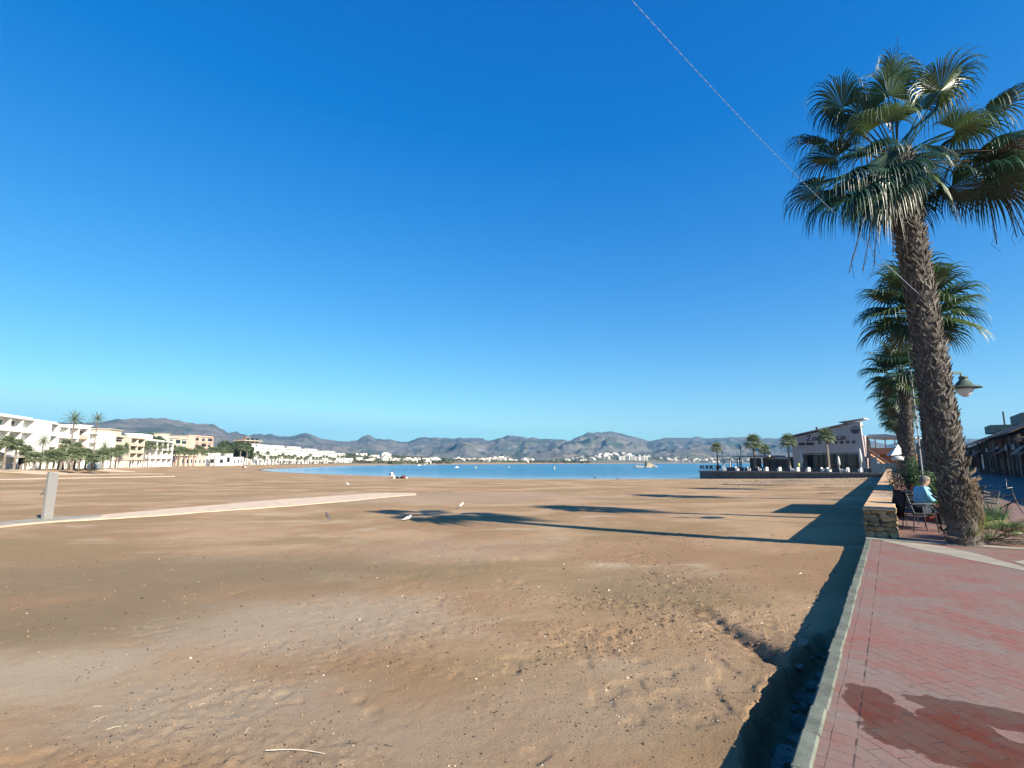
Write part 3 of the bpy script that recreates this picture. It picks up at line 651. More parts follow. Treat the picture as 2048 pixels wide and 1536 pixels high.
            for q in range(5):
                c=m2.lerp(b,.3+.14*q); stk.tube([c,c+Vector((rnd.uniform(-.07,.07),rnd.uniform(-.07,.07),-.16)),c+Vector((rnd.uniform(-.09,.09),0,-.34))],.004,3)
        stk.tube(spl([H,H+Vector((.02,-.2,1.3)),H+Vector((.12,-.2,2.2)),H+Vector((.2,-.2,3.0))],18),[.018]*6+[.013]*6+[.006]*7,4)
        stk.tube(spl([H+Vector((.04,-.2,.9)),H+Vector((.3,-.25,1.5)),H+Vector((.75,-.3,2.15))],12),.009,4)
        stk.tube(spl([H+Vector((.02,-.2,1.1)),H+Vector((-.12,-.25,1.45)),H+Vector((-.25,-.3,1.75))],12),.009,4)
        stk.build('flower_stalks',M_black if False else mat('dry flower stalk',(.055,.048,.04),.8,.3,8,bs=0),root)
    else:
        ga=math.pi*(3-math.sqrt(5))
        for j in range(nleaf):
            t=j/(nleaf-1); el=R(78-118*t); th=j*ga; o=Vector((math.cos(th)*math.cos(el),math.sin(th)*math.cos(el),math.sin(el)))
            pl=rnd.uniform(.75,1.05)*(1-.25*t)*scale; hub=H+o*pl
            petiole(cr,H+o*.12,hub,.024,.014,.04,0)
            up=Vector((0,0,1)) if abs(o.z)<.9 else Vector((math.cos(th),math.sin(th),0))*-1
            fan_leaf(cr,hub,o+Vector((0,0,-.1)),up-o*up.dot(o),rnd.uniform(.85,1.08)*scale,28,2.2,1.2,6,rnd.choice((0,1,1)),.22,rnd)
        for k in range(9):
            th=rnd.uniform(0,6.28); o=Vector((math.cos(th),math.sin(th),0)); hub=H+o*rnd.uniform(.4,.7)+Vector((0,0,rnd.uniform(-.7,-.3)))
            fan_leaf(de,hub,o*.4+Vector((0,0,-1)),o,rnd.uniform(.6,.85),18,1.0,.9,5,0,.12,rnd)
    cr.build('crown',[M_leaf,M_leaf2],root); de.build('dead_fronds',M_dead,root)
    return root
P1=Vector((9.20,10.92,0)); 
palm1=palm_tree('fan_palm',P1,8.4,'nearest and largest fan palm with shaggy trunk at the end of the stone wall',11,'fan palms in a row behind the stone wall',hero=True,r=.25)
rowdir=Vector((.732,1,0))
pr=[(16.5,6.45,'second fan palm of the row, its crown spreading either side of the nearest trunk'),
    (27,6.2,'third fan palm of the row, dark crown left of the nearest trunk'),
    (37.5,6.3,'fourth fan palm of the row, small crown just above the hedge line'),
    (47.5,6.5,'fifth fan palm of the row, lowest visible crown beside the restaurant'),
    (57,6.3,'sixth fan palm of the row, hidden mostly behind the nearer trunks'),
    (66.5,6.5,'seventh and farthest fan palm of the row by the terrace')]
base2=None
for i,(Y,h,lab) in enumerate(pr):
    pos=Vector((8.93+.732*(Y-10.92)-.25+(.5 if i==0 else 0),Y,0))
    if i in (0,1): base=palm_tree('fan_palm',pos,h,lab,20+i*7,'fan palms in a row behind the stone wall'); base2=base if i==1 else base2
    else:
        c=copy_tree(base2); c.location=pos; c.rotation_euler=(0,0,i*1.9); s=h/6.2; c.scale=(1,1,s); c['label']=lab
# dead fibre skirt and suckers round the foot of the nearest palm
sk=MB(); rnd=random.Random(3)
for k in range(900):
    th=rnd.uniform(0,6.28); z=rnd.uniform(.12,1.35) if k%4==0 else rnd.uniform(.65,1.35); o=Vector((math.cos(th),math.sin(th),0)); r=.21+.06*math.sin(z*2.3)
    a=o*r+Vector((0,0,z)); tg=Vector((-math.sin(th),math.cos(th),0)); L=rnd.uniform(.12,.45)
    b=a+o*rnd.uniform(.0,.07)*(.6+z*.7)+tg*rnd.uniform(-.15,.15)+Vector((0,0,-L*.7)); m_=a.lerp(b,.5)+o*.05
    sk.tube([a,m_,b],[.007,.006,.002],3,0,False)
for k in range(26):
    th=rnd.uniform(0,6.28); z=rnd.uniform(.3,1.7); o=Vector((math.cos(th),math.sin(th),0)); tg=Vector((-math.sin(th),math.cos(th),0)); a=o*.21+Vector((-.04,0,z)); e=a+o*rnd.uniform(.12,.25)+tg*rnd.uniform(-.25,.25)+Vector((0,0,rnd.uniform(.05,.35)))
    sk.tube([a,a.lerp(e,.5)+o*.04,e],[.035,.028,.012],5,0)
sk.build('fibre_skirt',mat('dry palm fibre',(.17,.125,.085),.95,.4,8,bs=0),palm1)
M_shl=[leafmat('young palm leaf',(.13,.20,.075),.42,.4,.5),leafmat('yellow green palm leaf',(.22,.24,.08),.45,.35,.4)]
# low fan palm shrubs at its foot
def fan_shrub(pos,n,Rl,seed,label,hh=.35,dead=.3):
    rnd=random.Random(seed); root=thing('fan_palm_shrub',pos,0,label,'plant','young fan palms at the foot of the big palm'); g=MB(); d=MB()
    for j in range(n):
        th=2.4*j+rnd.uniform(-.3,.3); isd=rnd.random()<dead; el=R(rnd.uniform(20,75)) if not isd else R(rnd.uniform(-5,35)); o=Vector((math.cos(th)*math.cos(el),math.sin(th)*math.cos(el),math.sin(el)))
        pl=rnd.uniform(.6,1.1)*hh; hub=o*pl+Vector((0,0,.05)); mb=d if isd else g
        petiole(mb,Vector((0,0,.03)),hub,.010,.006,.03,0)
        up=Vector((0,0,1))-o*o.z+Vector((.01,0,0)); fan_leaf(mb,hub,o,up,Rl*rnd.uniform(.7,1.1),20,1.5,.35 if not isd else .8,5,0 if isd else rnd.choice((0,1)),.15,rnd,.08,.28)
    g.build('green_leaves',M_shl,root); d.build('dry_leaves',M_dead,root); return root
fan_shrub(at(1983,1085,0),30,.50,4,'bushy young fan palm with green and dry leaves right of the big palm foot',.50,.3)
fan_shrub(at(1945,1092,0),10,.30,8,'small half dry young fan palm closest to the kerb strip',.25,.6)
fan_shrub(at(2062,1088,0),9,.40,13,'low young fan palm cut by the right edge of the photo',.36,.2)
# ------------------------------------------------------------------ string of small lights overhead
cb=MB(); A=atY(1258,-6,6.0); B=atY(1700,455,10.6); E_=Vector((8.85,10.75,5.1)); n_=230
A0=A+(A-B).normalized()*6; pts=[A0]+[A.lerp(B,i/n_)-Vector((0,0,.10*math.sin(math.pi*i/n_))) for i in range(n_+1)]+[B.lerp(E_,.5)-Vector((0,0,.04)),E_]
cb.tube(pts,[.0036 if i%2 else .0062 for i in range(len(pts))],5,0)
for q in range(len(cb.f)): cb.m[q]=(q//5//2)%2
cbo=cb.build('cord',[mat('pale cord strand',(.34,.44,.62),.5,.1,5,bs=0),mat('blue cord strand',(.10,.2,.36),.5,.1,5,bs=0)]); tag(cbo,'thin pale twisted cord stretched down through the sky to the nearest palm','cord')
# ------------------------------------------------------------------ lamp post, mast
lp=Vector((gx(1880,14.6),14.6,0)); lamp=thing('street_lamp',lp+Vector((0.24,0,.24)),0,'green street lamp with bell shade on a curved arm behind the nearest palm','street lamp')
m=MB(); m.lathe([(.13,-.22),(.13,.08),(.09,.14),(.08,.9),(.055,1.0),(.05,4.2),(.03,4.3)],12); m.build('pole',M_green,lamp)
m=MB(); m.box((-.05,-.03,3.90),(.66,.03,3.97)); m.box((0,-.02,3.72),(.36,.02,3.75)); m.box((.22,-.015,3.75),(.25,.015,3.90)); m.box((.63,-.02,3.80),(.67,.02,3.90)); m.build('arm',M_green,lamp)
m=MB(); m.lathe([(.02,3.84),(.10,3.83),(.11,3.78),(.085,3.77),(.12,3.70),(.17,3.66),(.20,3.58),(.38,3.52),(.40,3.49),(.20,3.48)],24,0,Matrix.Translation((.70,0,0))); m.build('shade',mat('lamp shade enamel',(.07,.10,.08),.55,.1,3,bs=0),lamp,True)
m=MB(); m.lathe([(.20,3.485),(.20,3.44),(.15,3.34),(.08,3.27),(.02,3.24)],20,0,Matrix.Translation((.70,0,0))); m.build('globe',mat('opal glass',(.62,.66,.70),.25,.03,3,bs=0),lamp,True)
ms=thing('mast',Vector((gx(1842,17.2),17.2,0)),0,'slender white mast standing just left of the nearest palm trunk','pole')
m=MB(); m.tube([(0,0,0),(0,0,3.0),(0,0,5.4)],[.024,.02,.014],8); m.build('shaft',mat('mast paint',(.42,.42,.42),.4,.1,3,bs=0),ms)
for k in range(9): m=MB(); m.lathe([(.029,0),(.029,.08)],8,0,Matrix.Translation((0,0,2.1+k*.33))); m.build('band',M_dark,ms)
# ------------------------------------------------------------------ skinned figures
def skin(verts,edges,rad,root=0,sub=2):
    me=bpy.data.meshes.new('t'); me.from_pydata(verts,edges,[]); o=bpy.data.objects.new('t',me); COL.objects.link(o)
    md=o.modifiers.new('s','SKIN'); sv=me.skin_vertices[0].data
    for i,r in enumerate(rad):
        r=r if isinstance(r,tuple) else (r,r); sv[i].radius=r; sv[i].use_root=(i==root)
    sb=o.modifiers.new('u','SUBSURF'); sb.levels=sub; sb.render_levels=sub
    dg=bpy.context.evaluated_depsgraph_get(); dg.update(); m=bpy.data.meshes.new_from_object(o.evaluated_get(dg)); 
    V=[tuple(v.co) for v in m.vertices]; Fc=[tuple(p.vertices) for p in m.polygons]
    bpy.data.objects.remove(o); return V,Fc
def chain(paths,root_pt):
    V=[];E=[];Rr=[];idx={}
    for path in paths:
        prev=None
        for p,r in path:
            k=tuple(round(c,4) for c in p)
            if k not in idx: idx[k]=len(V); V.append(k); Rr.append(r)
            if prev is not None and prev!=idx[k]: E.append((prev,idx[k]))
            prev=idx[k]
    return V,E,Rr,idx[tuple(round(c,4) for c in root_pt)]
M_skin=mat('skin',(.48,.28,.20),.55,.08,8,bs=.05); M_hair=mat('dark hair',(.05,.035,.028),.7,.3,30,bs=.2); M_hairg=mat('grey hair',(.16,.14,.13),.7,.3,30,bs=.2)
def add(mb,vf,mi=0): mb.add(vf[0],vf[1],mi)
def figure(root,J,top,bottom,hair,shoes,skinm=M_skin,fingers=False,sleeves=True):
    # J: joints, forward +x, left +y, up +z
    P=lambda k:J[k]; pel,che,nek,hed=P('pelvis'),P('chest'),P('neck'),P('head')
    paths=[[(pel,(.14,.11)),(che,(.14,.10)),(nek,.055)]]
    for s in 'LR':
        paths.append([(che,(.14,.10)),(P('sh'+s),.058),(P('el'+s),.045),(P('wr'+s),.028)])
        paths.append([(pel,(.14,.11)),(P('hip'+s),.085),(P('kn'+s),.06),(P('an'+s),.038)])
    V,E,Rr,rt=chain(paths,pel); b=MB(); add(b,skin(V,E,Rr,rt))
    hx=Vector(hed); d=Vector(J.get('look',(1,0,-.2))).normalized(); lf=Vector((0,0,1)).cross(d).normalized(); up=d.cross(lf)
    Mh=Matrix((( d.x,lf.x,up.x,hx.x),(d.y,lf.y,up.y,hx.y),(d.z,lf.z,up.z,hx.z),(0,0,0,1)))
    prof=[(.02,-.125),(.045,-.115),(.062,-.085),(.070,-.04),(.077,.0),(.080,.04),(.072,.08),(.045,.108),(.012,.118)]
    v=[];n=14
    for r,z in prof:
        for k in range(n):
            th=2*math.pi*k/n; x=r*1.18*math.cos(th)+(.012 if z<-.06 else 0); v.append(Mh@Vector((x,r*.95*math.sin(th),z)))
    f=[(i*n+k,i*n+(k+1)%n,(i+1)*n+(k+1)%n,(i+1)*n+k) for i in range(len(prof)-1) for k in range(n)]+[tuple(range(n))[::-1],tuple(range((len(prof)-1)*n,len(prof)*n))]
    b.add(v,f)
    b.add([Mh@Vector(q) for q in [(.085,0,.012),(.115,0,-.03),(.085,.016,-.034),(.085,-.016,-.034)]],[(0,1,2),(0,3,1),(1,3,2)])   # nose
    b.tube([Mh@Vector((.080,-.022,-.062)),Mh@Vector((.092,0,-.062)),Mh@Vector((.080,.022,-.062))],.006,5)                          # lips
    for s in (-1,1): b.lathe([(.006,-.028),(.02,-.02),(.022,.015),(.008,.03)],8,0,Mh@Matrix.Translation((-.005,s*.076,0))@Matrix.Scale(.5,4,(0,1,0)))
    b.tube([nek,hx+Vector((0,0,-.06))],[.052,.05],10)
    for s in 'LR':   # hands
        wv=Vector(P('wr'+s)); dr=(wv-Vector(P('el'+s))).normalized(); dr=Vector(J.get('hd'+s,dr)).normalized(); sd_=dr.cross(Vector((0,0,1))).normalized(); dn=sd_.cross(dr)*-1
        if fingers:
            pc=wv+dr*.055; paths=[[(tuple(wv),.026),(tuple(pc),(.036,.016))]]; b.tube([wv,wv+dr*.03,wv+dr*.085],[.027,.034,.030],8)
            for q,(of,L_) in enumerate([(-.030,.068),(-.010,.078),(.010,.073),(.030,.058)]):
                a=wv+dr*.08+sd_*of; c1=a+dr*L_*.5+dn*.006; c2=c1+dr*L_*.28+dn*L_*.28; c3=c2+dn*L_*.26; b.tube([a,c1,c2,c3],[.010,.009,.008,.006],6)
            sg=1 if s=='L' else -1; a=wv+dr*.03-sd_*.03*sg; b.tube([a,a-sd_*.025*sg+dr*.025,a-sd_*.03*sg+dr*.055+dn*.01],[.012,.010,.007],6)
        else: b.tube([wv,wv+dr*.05,wv+dr*.12,wv+dr*.17+dn*.02],[.026,.036,.03,.012],6)
    b.build('body',skinm,root,True)
    for s in (-1,1): e=MB(); e.lathe([(.003,-.008),(.009,0),(.003,.008)],6,0,Mh@Matrix.Translation((.086,s*.030,.012))); e.build('eye',M_black,root)
    h=MB(); v=[];n=14
    for z,r in ((-.02,.085),(.02,.09),(.06,.088),(.095,.062),(.125,.02)):
        for k in range(n):
            th=2*math.pi*k/n; fr=math.cos(th); x=r*1.15*fr-.012; zz=z+(.055*max(0,fr) if z<.05 else 0)-(.055*max(0,-fr) if z<.03 else 0); v.append(Mh@Vector((x,r*math.sin(th),zz)))
    h.add(v,[(i*n+k,i*n+(k+1)%n,(i+1)*n+(k+1)%n,(i+1)*n+k) for i in range(4) for k in range(n)]+[tuple(range(4*n,5*n))]); h.build('hair',hair,root,True)
    paths=[[(pel,(.20,.17)),(che,(.25,.22)),(tuple(Vector(nek)-Vector((0,0,.02))),.075)]]
    if sleeves:
        for s in 'LR': paths.append([(che,(.25,.22)),(P('sh'+s),.098),(P('el'+s),.064),(tuple(Vector(P('wr'+s)).lerp(Vector(P('el'+s)),.06)),.043)])
    V,E,Rr,rt=chain(paths,pel); t=MB(); add(t,skin(V,E,Rr,rt)); t.build('jacket',top,root,True)
    pl=tuple(Vector(pel)-Vector((0,0,.03))); paths=[]
    for s in 'LR': paths.append([(pl,(.165,.13)),(P('hip'+s),.105),(P('kn'+s),.078),(tuple(Vector(P('an'+s)).lerp(Vector(P('kn'+s)),.1)),.058)])
    V,E,Rr,rt=chain(paths,pl); t=MB(); add(t,skin(V,E,Rr,rt)); t.build('trousers',bottom,root,True)
    t=MB()
    for s in 'LR':
        a=Vector(P('an'+s)); fd=Vector(J.get('foot',(1,0,0))); t.tube([a+Vector((0,0,.01))-fd*.05,a-Vector((0,0,.035))+fd*.0,a-Vector((0,0,.05))+fd*.10,a-Vector((0,0,.06))+fd*.19],[.045,.05,.042,.028],8)
    t.build('shoes',shoes,root,True)
def sit(back=.0,arm='phone',hx=.10):
    J=dict(pelvis=(0,0,.52),chest=(.02+back,0,.86),neck=(.06+back,0,1.06),head=(hx+back,0,1.21))
    for s,y in (('L',1),('R',-1)):
        J['sh'+s]=(.03+back,.19*y,1.0); J['hip'+s]=(.06,.10*y,.50); J['kn'+s]=(.47,.12*y,.52); J['an'+s]=(.50,.12*y,.09)
        J['el'+s]=(.10,.25*y,.74); J['wr'+s]=(.36,.12*y,.86)
    return J
mp=at(1850,1066,0); mp=Vector((10.05,12.95,0))
man=thing('person',mp+Vector((-.12,0,0)),R(-8),'man in light blue jacket sitting on a cafe chair beside the nearest palm','person')
J=sit(.04,hx=.13); J['look']=(1,-.15,-.32); J['hdL']=(.8,-.3,.1); J['hdR']=(.8,.3,.1)
figure(man,J,mat('light blue jacket',(.17,.42,.58),.7,.12,7,bs=.5,bscale=12),mat('navy trousers',(.03,.04,.06),.85,.2,10),M_hairg,M_black,fingers=True)
ph=MB(); ph.bbox((-.005,-.035,-.07),(.005,.035,.07),.002,0,Matrix.Translation((.50,0,.90))@Euler((0,-.5,0)).to_matrix().to_4x4()); tag(meshobj('phone',ph.mesh('phone',M_black)),'dark phone held in front of the seated man in blue','phone').location=man.location
# ------------------------------------------------------------------ cafe furniture
def cafe_chair(pos,rz,label):
    c=thing('cafe_chair',pos,rz,label,'chair','metal cafe chairs behind the wall')
    for (x,y,tx) in ((.22,.22,.27),(.22,-.22,.27)):
        m=MB(); m.tube([(tx,y,0),(x,y,.45),(x,y,.66)],.012,6); m.build('leg',M_dark,c)
    for y in (.22,-.22):
        m=MB(); m.tube([(-.28,y,0),(-.22,y,.45)],.012,6); m.build('leg',M_dark,c)
    m=MB(); m.bbox((-.23,-.23,.43),(.23,.23,.455),.006)
    m.build('seat',M_dark,c)
    m=MB()
    for y in (.22,-.22): m.tube([(-.22,y,.45),(-.30,y,.70),(-.36,y,.92)],.012,6)
    for k in range(5):
        t=k/4; m.box((-.265-.09*t,-.22,.60+.30*t-.022),(-.25-.09*t,.22,.60+.30*t+.022))
    m.build('backrest',mat('grey slats',(.16,.17,.18),.5,.1,5,bs=0),c)
    for y in (.24,-.24):
        m=MB(); m.tube([(-.27,y,.66),(0,y,.67),(.24,y,.66)],.016,6); m.build('armrest',M_dark,c)
    return c
ch=cafe_chair(mp+Vector((-.16,.02,0)),R(-8),'metal cafe chair the man in the blue jacket sits on')
c2=copy_tree(ch); c2.location=(10.8,14.1,0); c2.rotation_euler=(0,0,R(25)); c2['label']='empty slatted cafe chair behind the seated man, next to the stone wall'
c3=copy_tree(ch); c3.location=(12.3,14.0,0); c3.rotation_euler=(0,0,R(170)); c3['label']='cafe chair on the far side of the table, hidden by the palm trunk'
c4=copy_tree(ch); c4.location=(13.4,16.4,0); c4.rotation_euler=(0,0,R(100)); c4['label']='cafe chair farther back beside the dark hedge'
# dark coat over the chair back
m=MB(); v=[];f=[]
for i in range(7):
    for j in range(5):
        z=.95-.62*i/6; v.append((-.40-.03*i/6+.03*math.sin(j*1.9+i),-.24+.48*j/4*(1-.15*i/6),z))
for i in range(6):
    for j in range(4): f.append((i*5+j,i*5+j+1,(i+1)*5+j+1,(i+1)*5+j))
m.add(v,f); v2=[(x-.035,y,z) for x,y,z in v]; m.add(v2,[q[::-1] for q in f])
co=m.build('coat',mat('black coat cloth',(.012,.013,.018),.95,.3,10,bs=.3),None,True); co.location=ch.location; co.rotation_euler=(0,0,R(-8)); tag(co,'black coat hanging over the back of the occupied cafe chair','coat')
def cafe_table(pos,label):
    t=thing('cafe_table',pos,R(20),label,'table'); m=MB(); m.bbox((-.35,-.35,.71),(.35,.35,.74),.006); m.build('table_top',M_dark,t)
    m=MB(); m.lathe([(.22,0),(.22,.02),(.03,.05),(.03,.71)],12); m.build('pedestal',M_dark,t); return t
cafe_table((11.0,12.95,0),'dark square cafe table in front of the seated man')
cafe_table((13.9,17.4,0),'dark cafe table by the hedge behind the palms')
# windbreak screen along the cafe tables (casts the long rectangular shadow on the sand)
cn=thing('windbreak',kf(WS+8.5,1.57),KAZ,'tall dark green windbreak screen set edge-on behind the wall and the second palm','screen')
m=MB(); m.bbox((0,-.02,.08),(6.2,.02,2.45),.005); m.build('panel',mat('windbreak cloth',(.05,.08,.08),.8,.2,2,bs=0),cn)
for x in (0,3.1,6.2):
    m=MB(); m.tube([(x,-.04,0),(x,-.04,2.5)],.025,6); m.build('post',M_dark,cn)
# hedge in red planters
def planter(pos,label,seed,L_=1.6,hh=.95):
    p=thing('planter',pos,KAZ,label,'planter','hedge planters along the palm row'); m=MB(); m.bbox((-L_/2,-.25,0),(L_/2,.25,.42),.02); m.build('box',mat('red planter',(.33,.06,.04),.7,.15,3,bs=.1),p)
    rnd=random.Random(seed); m=MB()
    for k in range(2600):
        c=Vector((rnd.uniform(-L_/2,L_/2)*1.05,rnd.gauss(0,.17),.42+hh*rnd.random()**.8*(.8+.25*math.sin(k)))); s=rnd.uniform(.02,.045)
        e=Euler((rnd.uniform(0,6),rnd.uniform(0,6),rnd.uniform(0,6))).to_matrix(); m.add([c+e@Vector(q)*s for q in ((-1,0,0),(0,-.45,0),(1,0,0),(0,.45,.1))],[(0,1,2,3)])
    m.build('hedge',M_shrub,p); return p
pa=planter(kf(WS+5.6,1.5),'hedge planter just behind the seated man',1)
for i,(u,v,s,lab) in enumerate([(8.2,1.9,1.15,'second hedge planter behind the nearest palm'),(11,2.1,1.3,'taller hedge planter between second and third palm'),(14.5,1.2,1.1,'hedge planter beside the third palm at the wall'),(18.5,1.6,1.4,'farthest tall hedge planter before the restaurant')]):
    c=copy_tree(pa); c.location=kf(WS+u,v); c.rotation_euler=(0,0,KAZ+i); c.scale=(1,1,s); c['label']=lab
# white market umbrella and sail in the gap
ub=thing('parasol',(gx(1797,33),33,0),0,'white curved parasol top on a thin post left of the palm trunks','parasol')
m=MB(); m.tube([(0,0,0),(0,0,2.1)],.03,6); m.build('post',M_dark,ub)
m=MB(); m.lathe([(.34,1.78),(.37,1.86),(.34,1.96),(.2,2.04),(.02,2.08)],14); m.build('cover',M_whitep,ub,True)
ub=thing('sail_tent',(gx(1797,42),42,0),0,'striped white pointed sail tent behind the curved parasol','tent')
m=MB(); m.add([(-.55,0,2.2),(.6,0,2.35),(.25,.2,3.1),(-.55,.6,2.2),(.6,.6,2.35)],[(0,1,2),(3,2,4),(0,2,3),(1,4,2),(0,3,4,1)]); m.build('sail',M_whitep,ub)
m=MB(); m.tube([(0,.3,0),(0,.3,2.3)],.04,6); m.build('post',M_dark,ub)
# bicycle behind the young palm
def bicycle(pos,rz,label):
    b=thing('bicycle',pos,rz,label,'bicycle')
    for x in (-.52,.52):
        m=MB(); pts=[(x+.33*math.cos(a),0,.34+.33*math.sin(a)) for a in [2*math.pi*k/24 for k in range(25)]]; m.tube(pts,.017,6)
        wv=m.build('wheel',M_black,b); r=MB()
        for k in range(12): a=2*math.pi*k/12; r.tube([(x,0,.34),(x+.32*math.cos(a),0,.34+.32*math.sin(a))],.002,3)
        r.build('spokes',M_steel,wv)
    m=MB(); 
    for a,c in (((-.52,0,.34),(-.12,0,.30)),((-.12,0,.30),(-.22,0,.78)),((-.52,0,.34),(-.20,0,.74)),((-.21,0,.74),(.36,0,.78)),((-.12,0,.30),(.40,0,.66)),((.36,0,.85),(.42,0,.60)),((.42,0,.60),(.52,0,.34))): m.tube([a,c],.017,6)
    m.build('frame',M_dark,b); m=MB(); m.tube([(-.34,0,.84),(-.2,0,.85),(-.08,0,.83)],[.075,.06,.02],6); m.build('saddle',M_black,b)
    m=MB(); m.tube([(.22,.30,.98),(.34,.22,1.0),(.36,0,.98),(.34,-.22,1.0),(.22,-.30,.98)],.013,6); m.tube([(.36,0,.85),(.36,0,.98)],.015,6); m.build('handlebar',M_dark,b)
    m=MB(); m.tube([(.30,.26,1.0),(.32,.34,1.14)],.006,5); m.lathe([(.01,-.01),(.05,0),(.01,.01)],10,0,Matrix.Translation((.32,.34,1.17))@Euler((0,1.3,0)).to_matrix().to_4x4()); m.build('mirror',M_steel,b)
    return b
bicycle(Vector((13.0,14.3,0)),R(-35),'black bicycle parked behind the young fan palm right of the trunk')
# ------------------------------------------------------------------ apartment blocks round the bay
def apartment(name,A,B,h,depth,floors,bays,label,wall=M_white,z0=0,balc=1.5,blank=(),rail=None,penth=True,roofm=None,cat='building',slab=None,winm=None,group=None):
    A=Vector((A[0],A[1],0)); B=Vector((B[0],B[1],0)); W_=(B-A).length; ang=math.atan2(B.y-A.y,B.x-A.x)
    t=thing(name,(A.x,A.y,z0),ang,label,cat,group); fh=h/floors; bw=W_/bays; m=MB()
    m.box((0,balc,0),(W_,depth,h-.004))
    for b in blank: m.box((b*bw+.05,-.02,.01),((b+1)*bw-.05,balc+.05,h+.25))
    for b in range(bays+1):
        x=min(max(b*bw,.12),W_-.12); m.box((x-.12,.12,0),(x+.12,balc+.01,h-.02))
    m.build('wall',wall,t)
    m=MB()
    m.box((-.15,-.1,h),(W_+.15,depth+.1,h+.28)); m.box((.3,.35,h+.28),(W_-.3,.6,h+.7)); m.build('roof',roofm or wall,t)
    if penth:
        m=MB(); m.box((W_*.25,depth*.35,h+.28),(W_*.6,depth*.8,h+2.6)); m.box((W_*.22,depth*.32,h+2.6),(W_*.63,depth*.83,h+2.8)); m.build('penthouse',wall,t)
    rnd=random.Random(int(abs(A.x*7+A.y)))
    for f in range(floors):
        for b in range(bays):
            if b in blank: continue
            z=f*fh
            if f>0:
                m=MB(); m.box((b*bw+.13,0,z-.14),((b+1)*bw-.13,balc,z+.06)); m.box((b*bw+.13,0,z+.06),((b+1)*bw-.13,.12,z+.95)); m.build('balcony',rail if (rail and rnd.random()<.5) else (slab or wall),t)
            m=MB(); x0=b*bw+bw*.12; x1=(b+1)*bw-bw*rnd.choice((.12,.4)); m.box((x0,balc-.06,z+.08),(x1,balc+.02,z+fh*.80)); wn=m.build('window',winm or M_win,t)
            if rnd.random()<.45:
                m=MB(); m.box((x0+.03,balc-.09,z+fh*rnd.uniform(.42,.62)),(x0+(x1-x0)*rnd.uniform(.4,.97),balc-.065,z+fh*.79)); m.build('blind',M_shut if rnd.random()<.6 else M_awng,wn)
            if f==floors-1 and rnd.random()<.5:
                m=MB(); m.add([(x0,balc,z+fh*.92),(x1,balc,z+fh*.92),(x1,.1,z+fh*.7),(x0,.1,z+fh*.7),(x0,balc,z+fh*.88),(x1,balc,z+fh*.88),(x1,.1,z+fh*.66),(x0,.1,z+fh*.66)],[(0,1,2,3),(7,6,5,4),(3,2,6,7)]); m.build('awning',rnd.choice((M_awng,M_shut,M_shut)),t)
    return t
def G(px,Y): return (gx(px,Y),Y)
H_=lambda ty,Y:(925-ty)*Y/1045.0+1.65
apartment('apartment_block',G(-75,104),G(60,127),H_(836,118),14,4,5,'leftmost balcony apartment block with green blinds, cut by the left edge',M_white,blank=(),rail=M_cream,penth=False)
apartment('apartment_block',G(64,129),G(110,139),H_(847,133),14,4,3,'tall blank white apartment block next to the leftmost balcony block',M_white,blank=(0,1,),penth=False)
apartment('apartment_block',G(112,140),G(171,151),H_(857,146),13,4,3,'balcony apartment block behind the first tall slender palm',M_white,rail=M_salmon,penth=False)
apartment('apartment_block',G(174,153),G(226,164),H_(870,159),13,4,3,'white stepped block with one column of balconies, right of the second tall palm',M_white,blank=(1,2))
apartment('apartment_block',G(228,167),G(287,187),H_(877,177),12,4,4,'cream square block with small deep balconies beyond the two tall palms',M_cream,blank=(1,))
apartment('apartment_block',G(289,199),G(345,226),H_(884,212),12,3,5,'low white block with dark trees on its roofline left of the salmon building',M_white)
apartment('hotel_building',G(322,300),G(372,322),H_(877,310),16,4,4,'pale salmon hotel wing rising behind the palm row',M_cream,blank=(0,),balc=.4)
apartment('hotel_building',G(374,323),G(424,345),H_(874,333),16,5,4,'pinkest salmon hotel block left of the dark pines',M_salmon,blank=(0,),balc=.4,penth=False)
def house(name,A,B,h,depth,label,wall,nw=4,roof='hip',z0=0,cat='house',group=None,ov=.5):
    A=Vector((A[0],A[1],0)); B=Vector((B[0],B[1],0)); W_=(B-A).length; ang=math.atan2(B.y-A.y,B.x-A.x); t=thing(name,(A.x,A.y,z0),ang,label,cat,group)
    m=MB(); m.box((0,0,0),(W_,depth,h)); m.build('wall',wall,t); m=MB()
    if roof=='hip':
        r=h*.28; m.add([(-ov,-ov,h+.01),(W_+ov,-ov,h+.01),(W_+ov,depth+ov,h+.01),(-ov,depth+ov,h+.01),(depth/2*.8,depth/2,h+r),(W_-depth/2*.8,depth/2,h+r)],[(0,3,2,1),(0,1,5,4),(1,2,5),(2,3,4,5),(3,0,4)]); m.build('roof',M_tile,t)
    else: m.box((-.12,-.12,h+.003),(W_+.12,depth+.12,h+.35)); m.build('roof',wall,t)
    for i in range(nw):
        x=W_*(i+.5)/nw; m=MB(); m.box((x-W_/nw*.22,-.05,h*.25),(x+W_/nw*.22,.02,h*.78)); f=m.build('window',M_white,t); m=MB(); m.box((x-W_/nw*.18,-.062,h*.29),(x+W_/nw*.18,-.052,h*.74)); m.build('pane',M_win,f)
    return t
house('villa',G(352,255),G(402,268),H_(900,262)*.8,12,'wide villa with terracotta hipped roof below the salmon hotel',M_cream,6)
house('villa',G(405,275),G(440,286),H_(899,280)*.8,10,'smaller tile roofed villa touching the dark pines',M_white,4)
house('beach_pavilion',G(352,235),G(412,252),4.3,7,'low salmon pavilion behind the palm trunks',M_salmon,7,'flat')
house('beach_pavilion',G(414,268),G(452,284),4.6,8,'plain white pavilion left of the arched one',M_white,2,'flat')
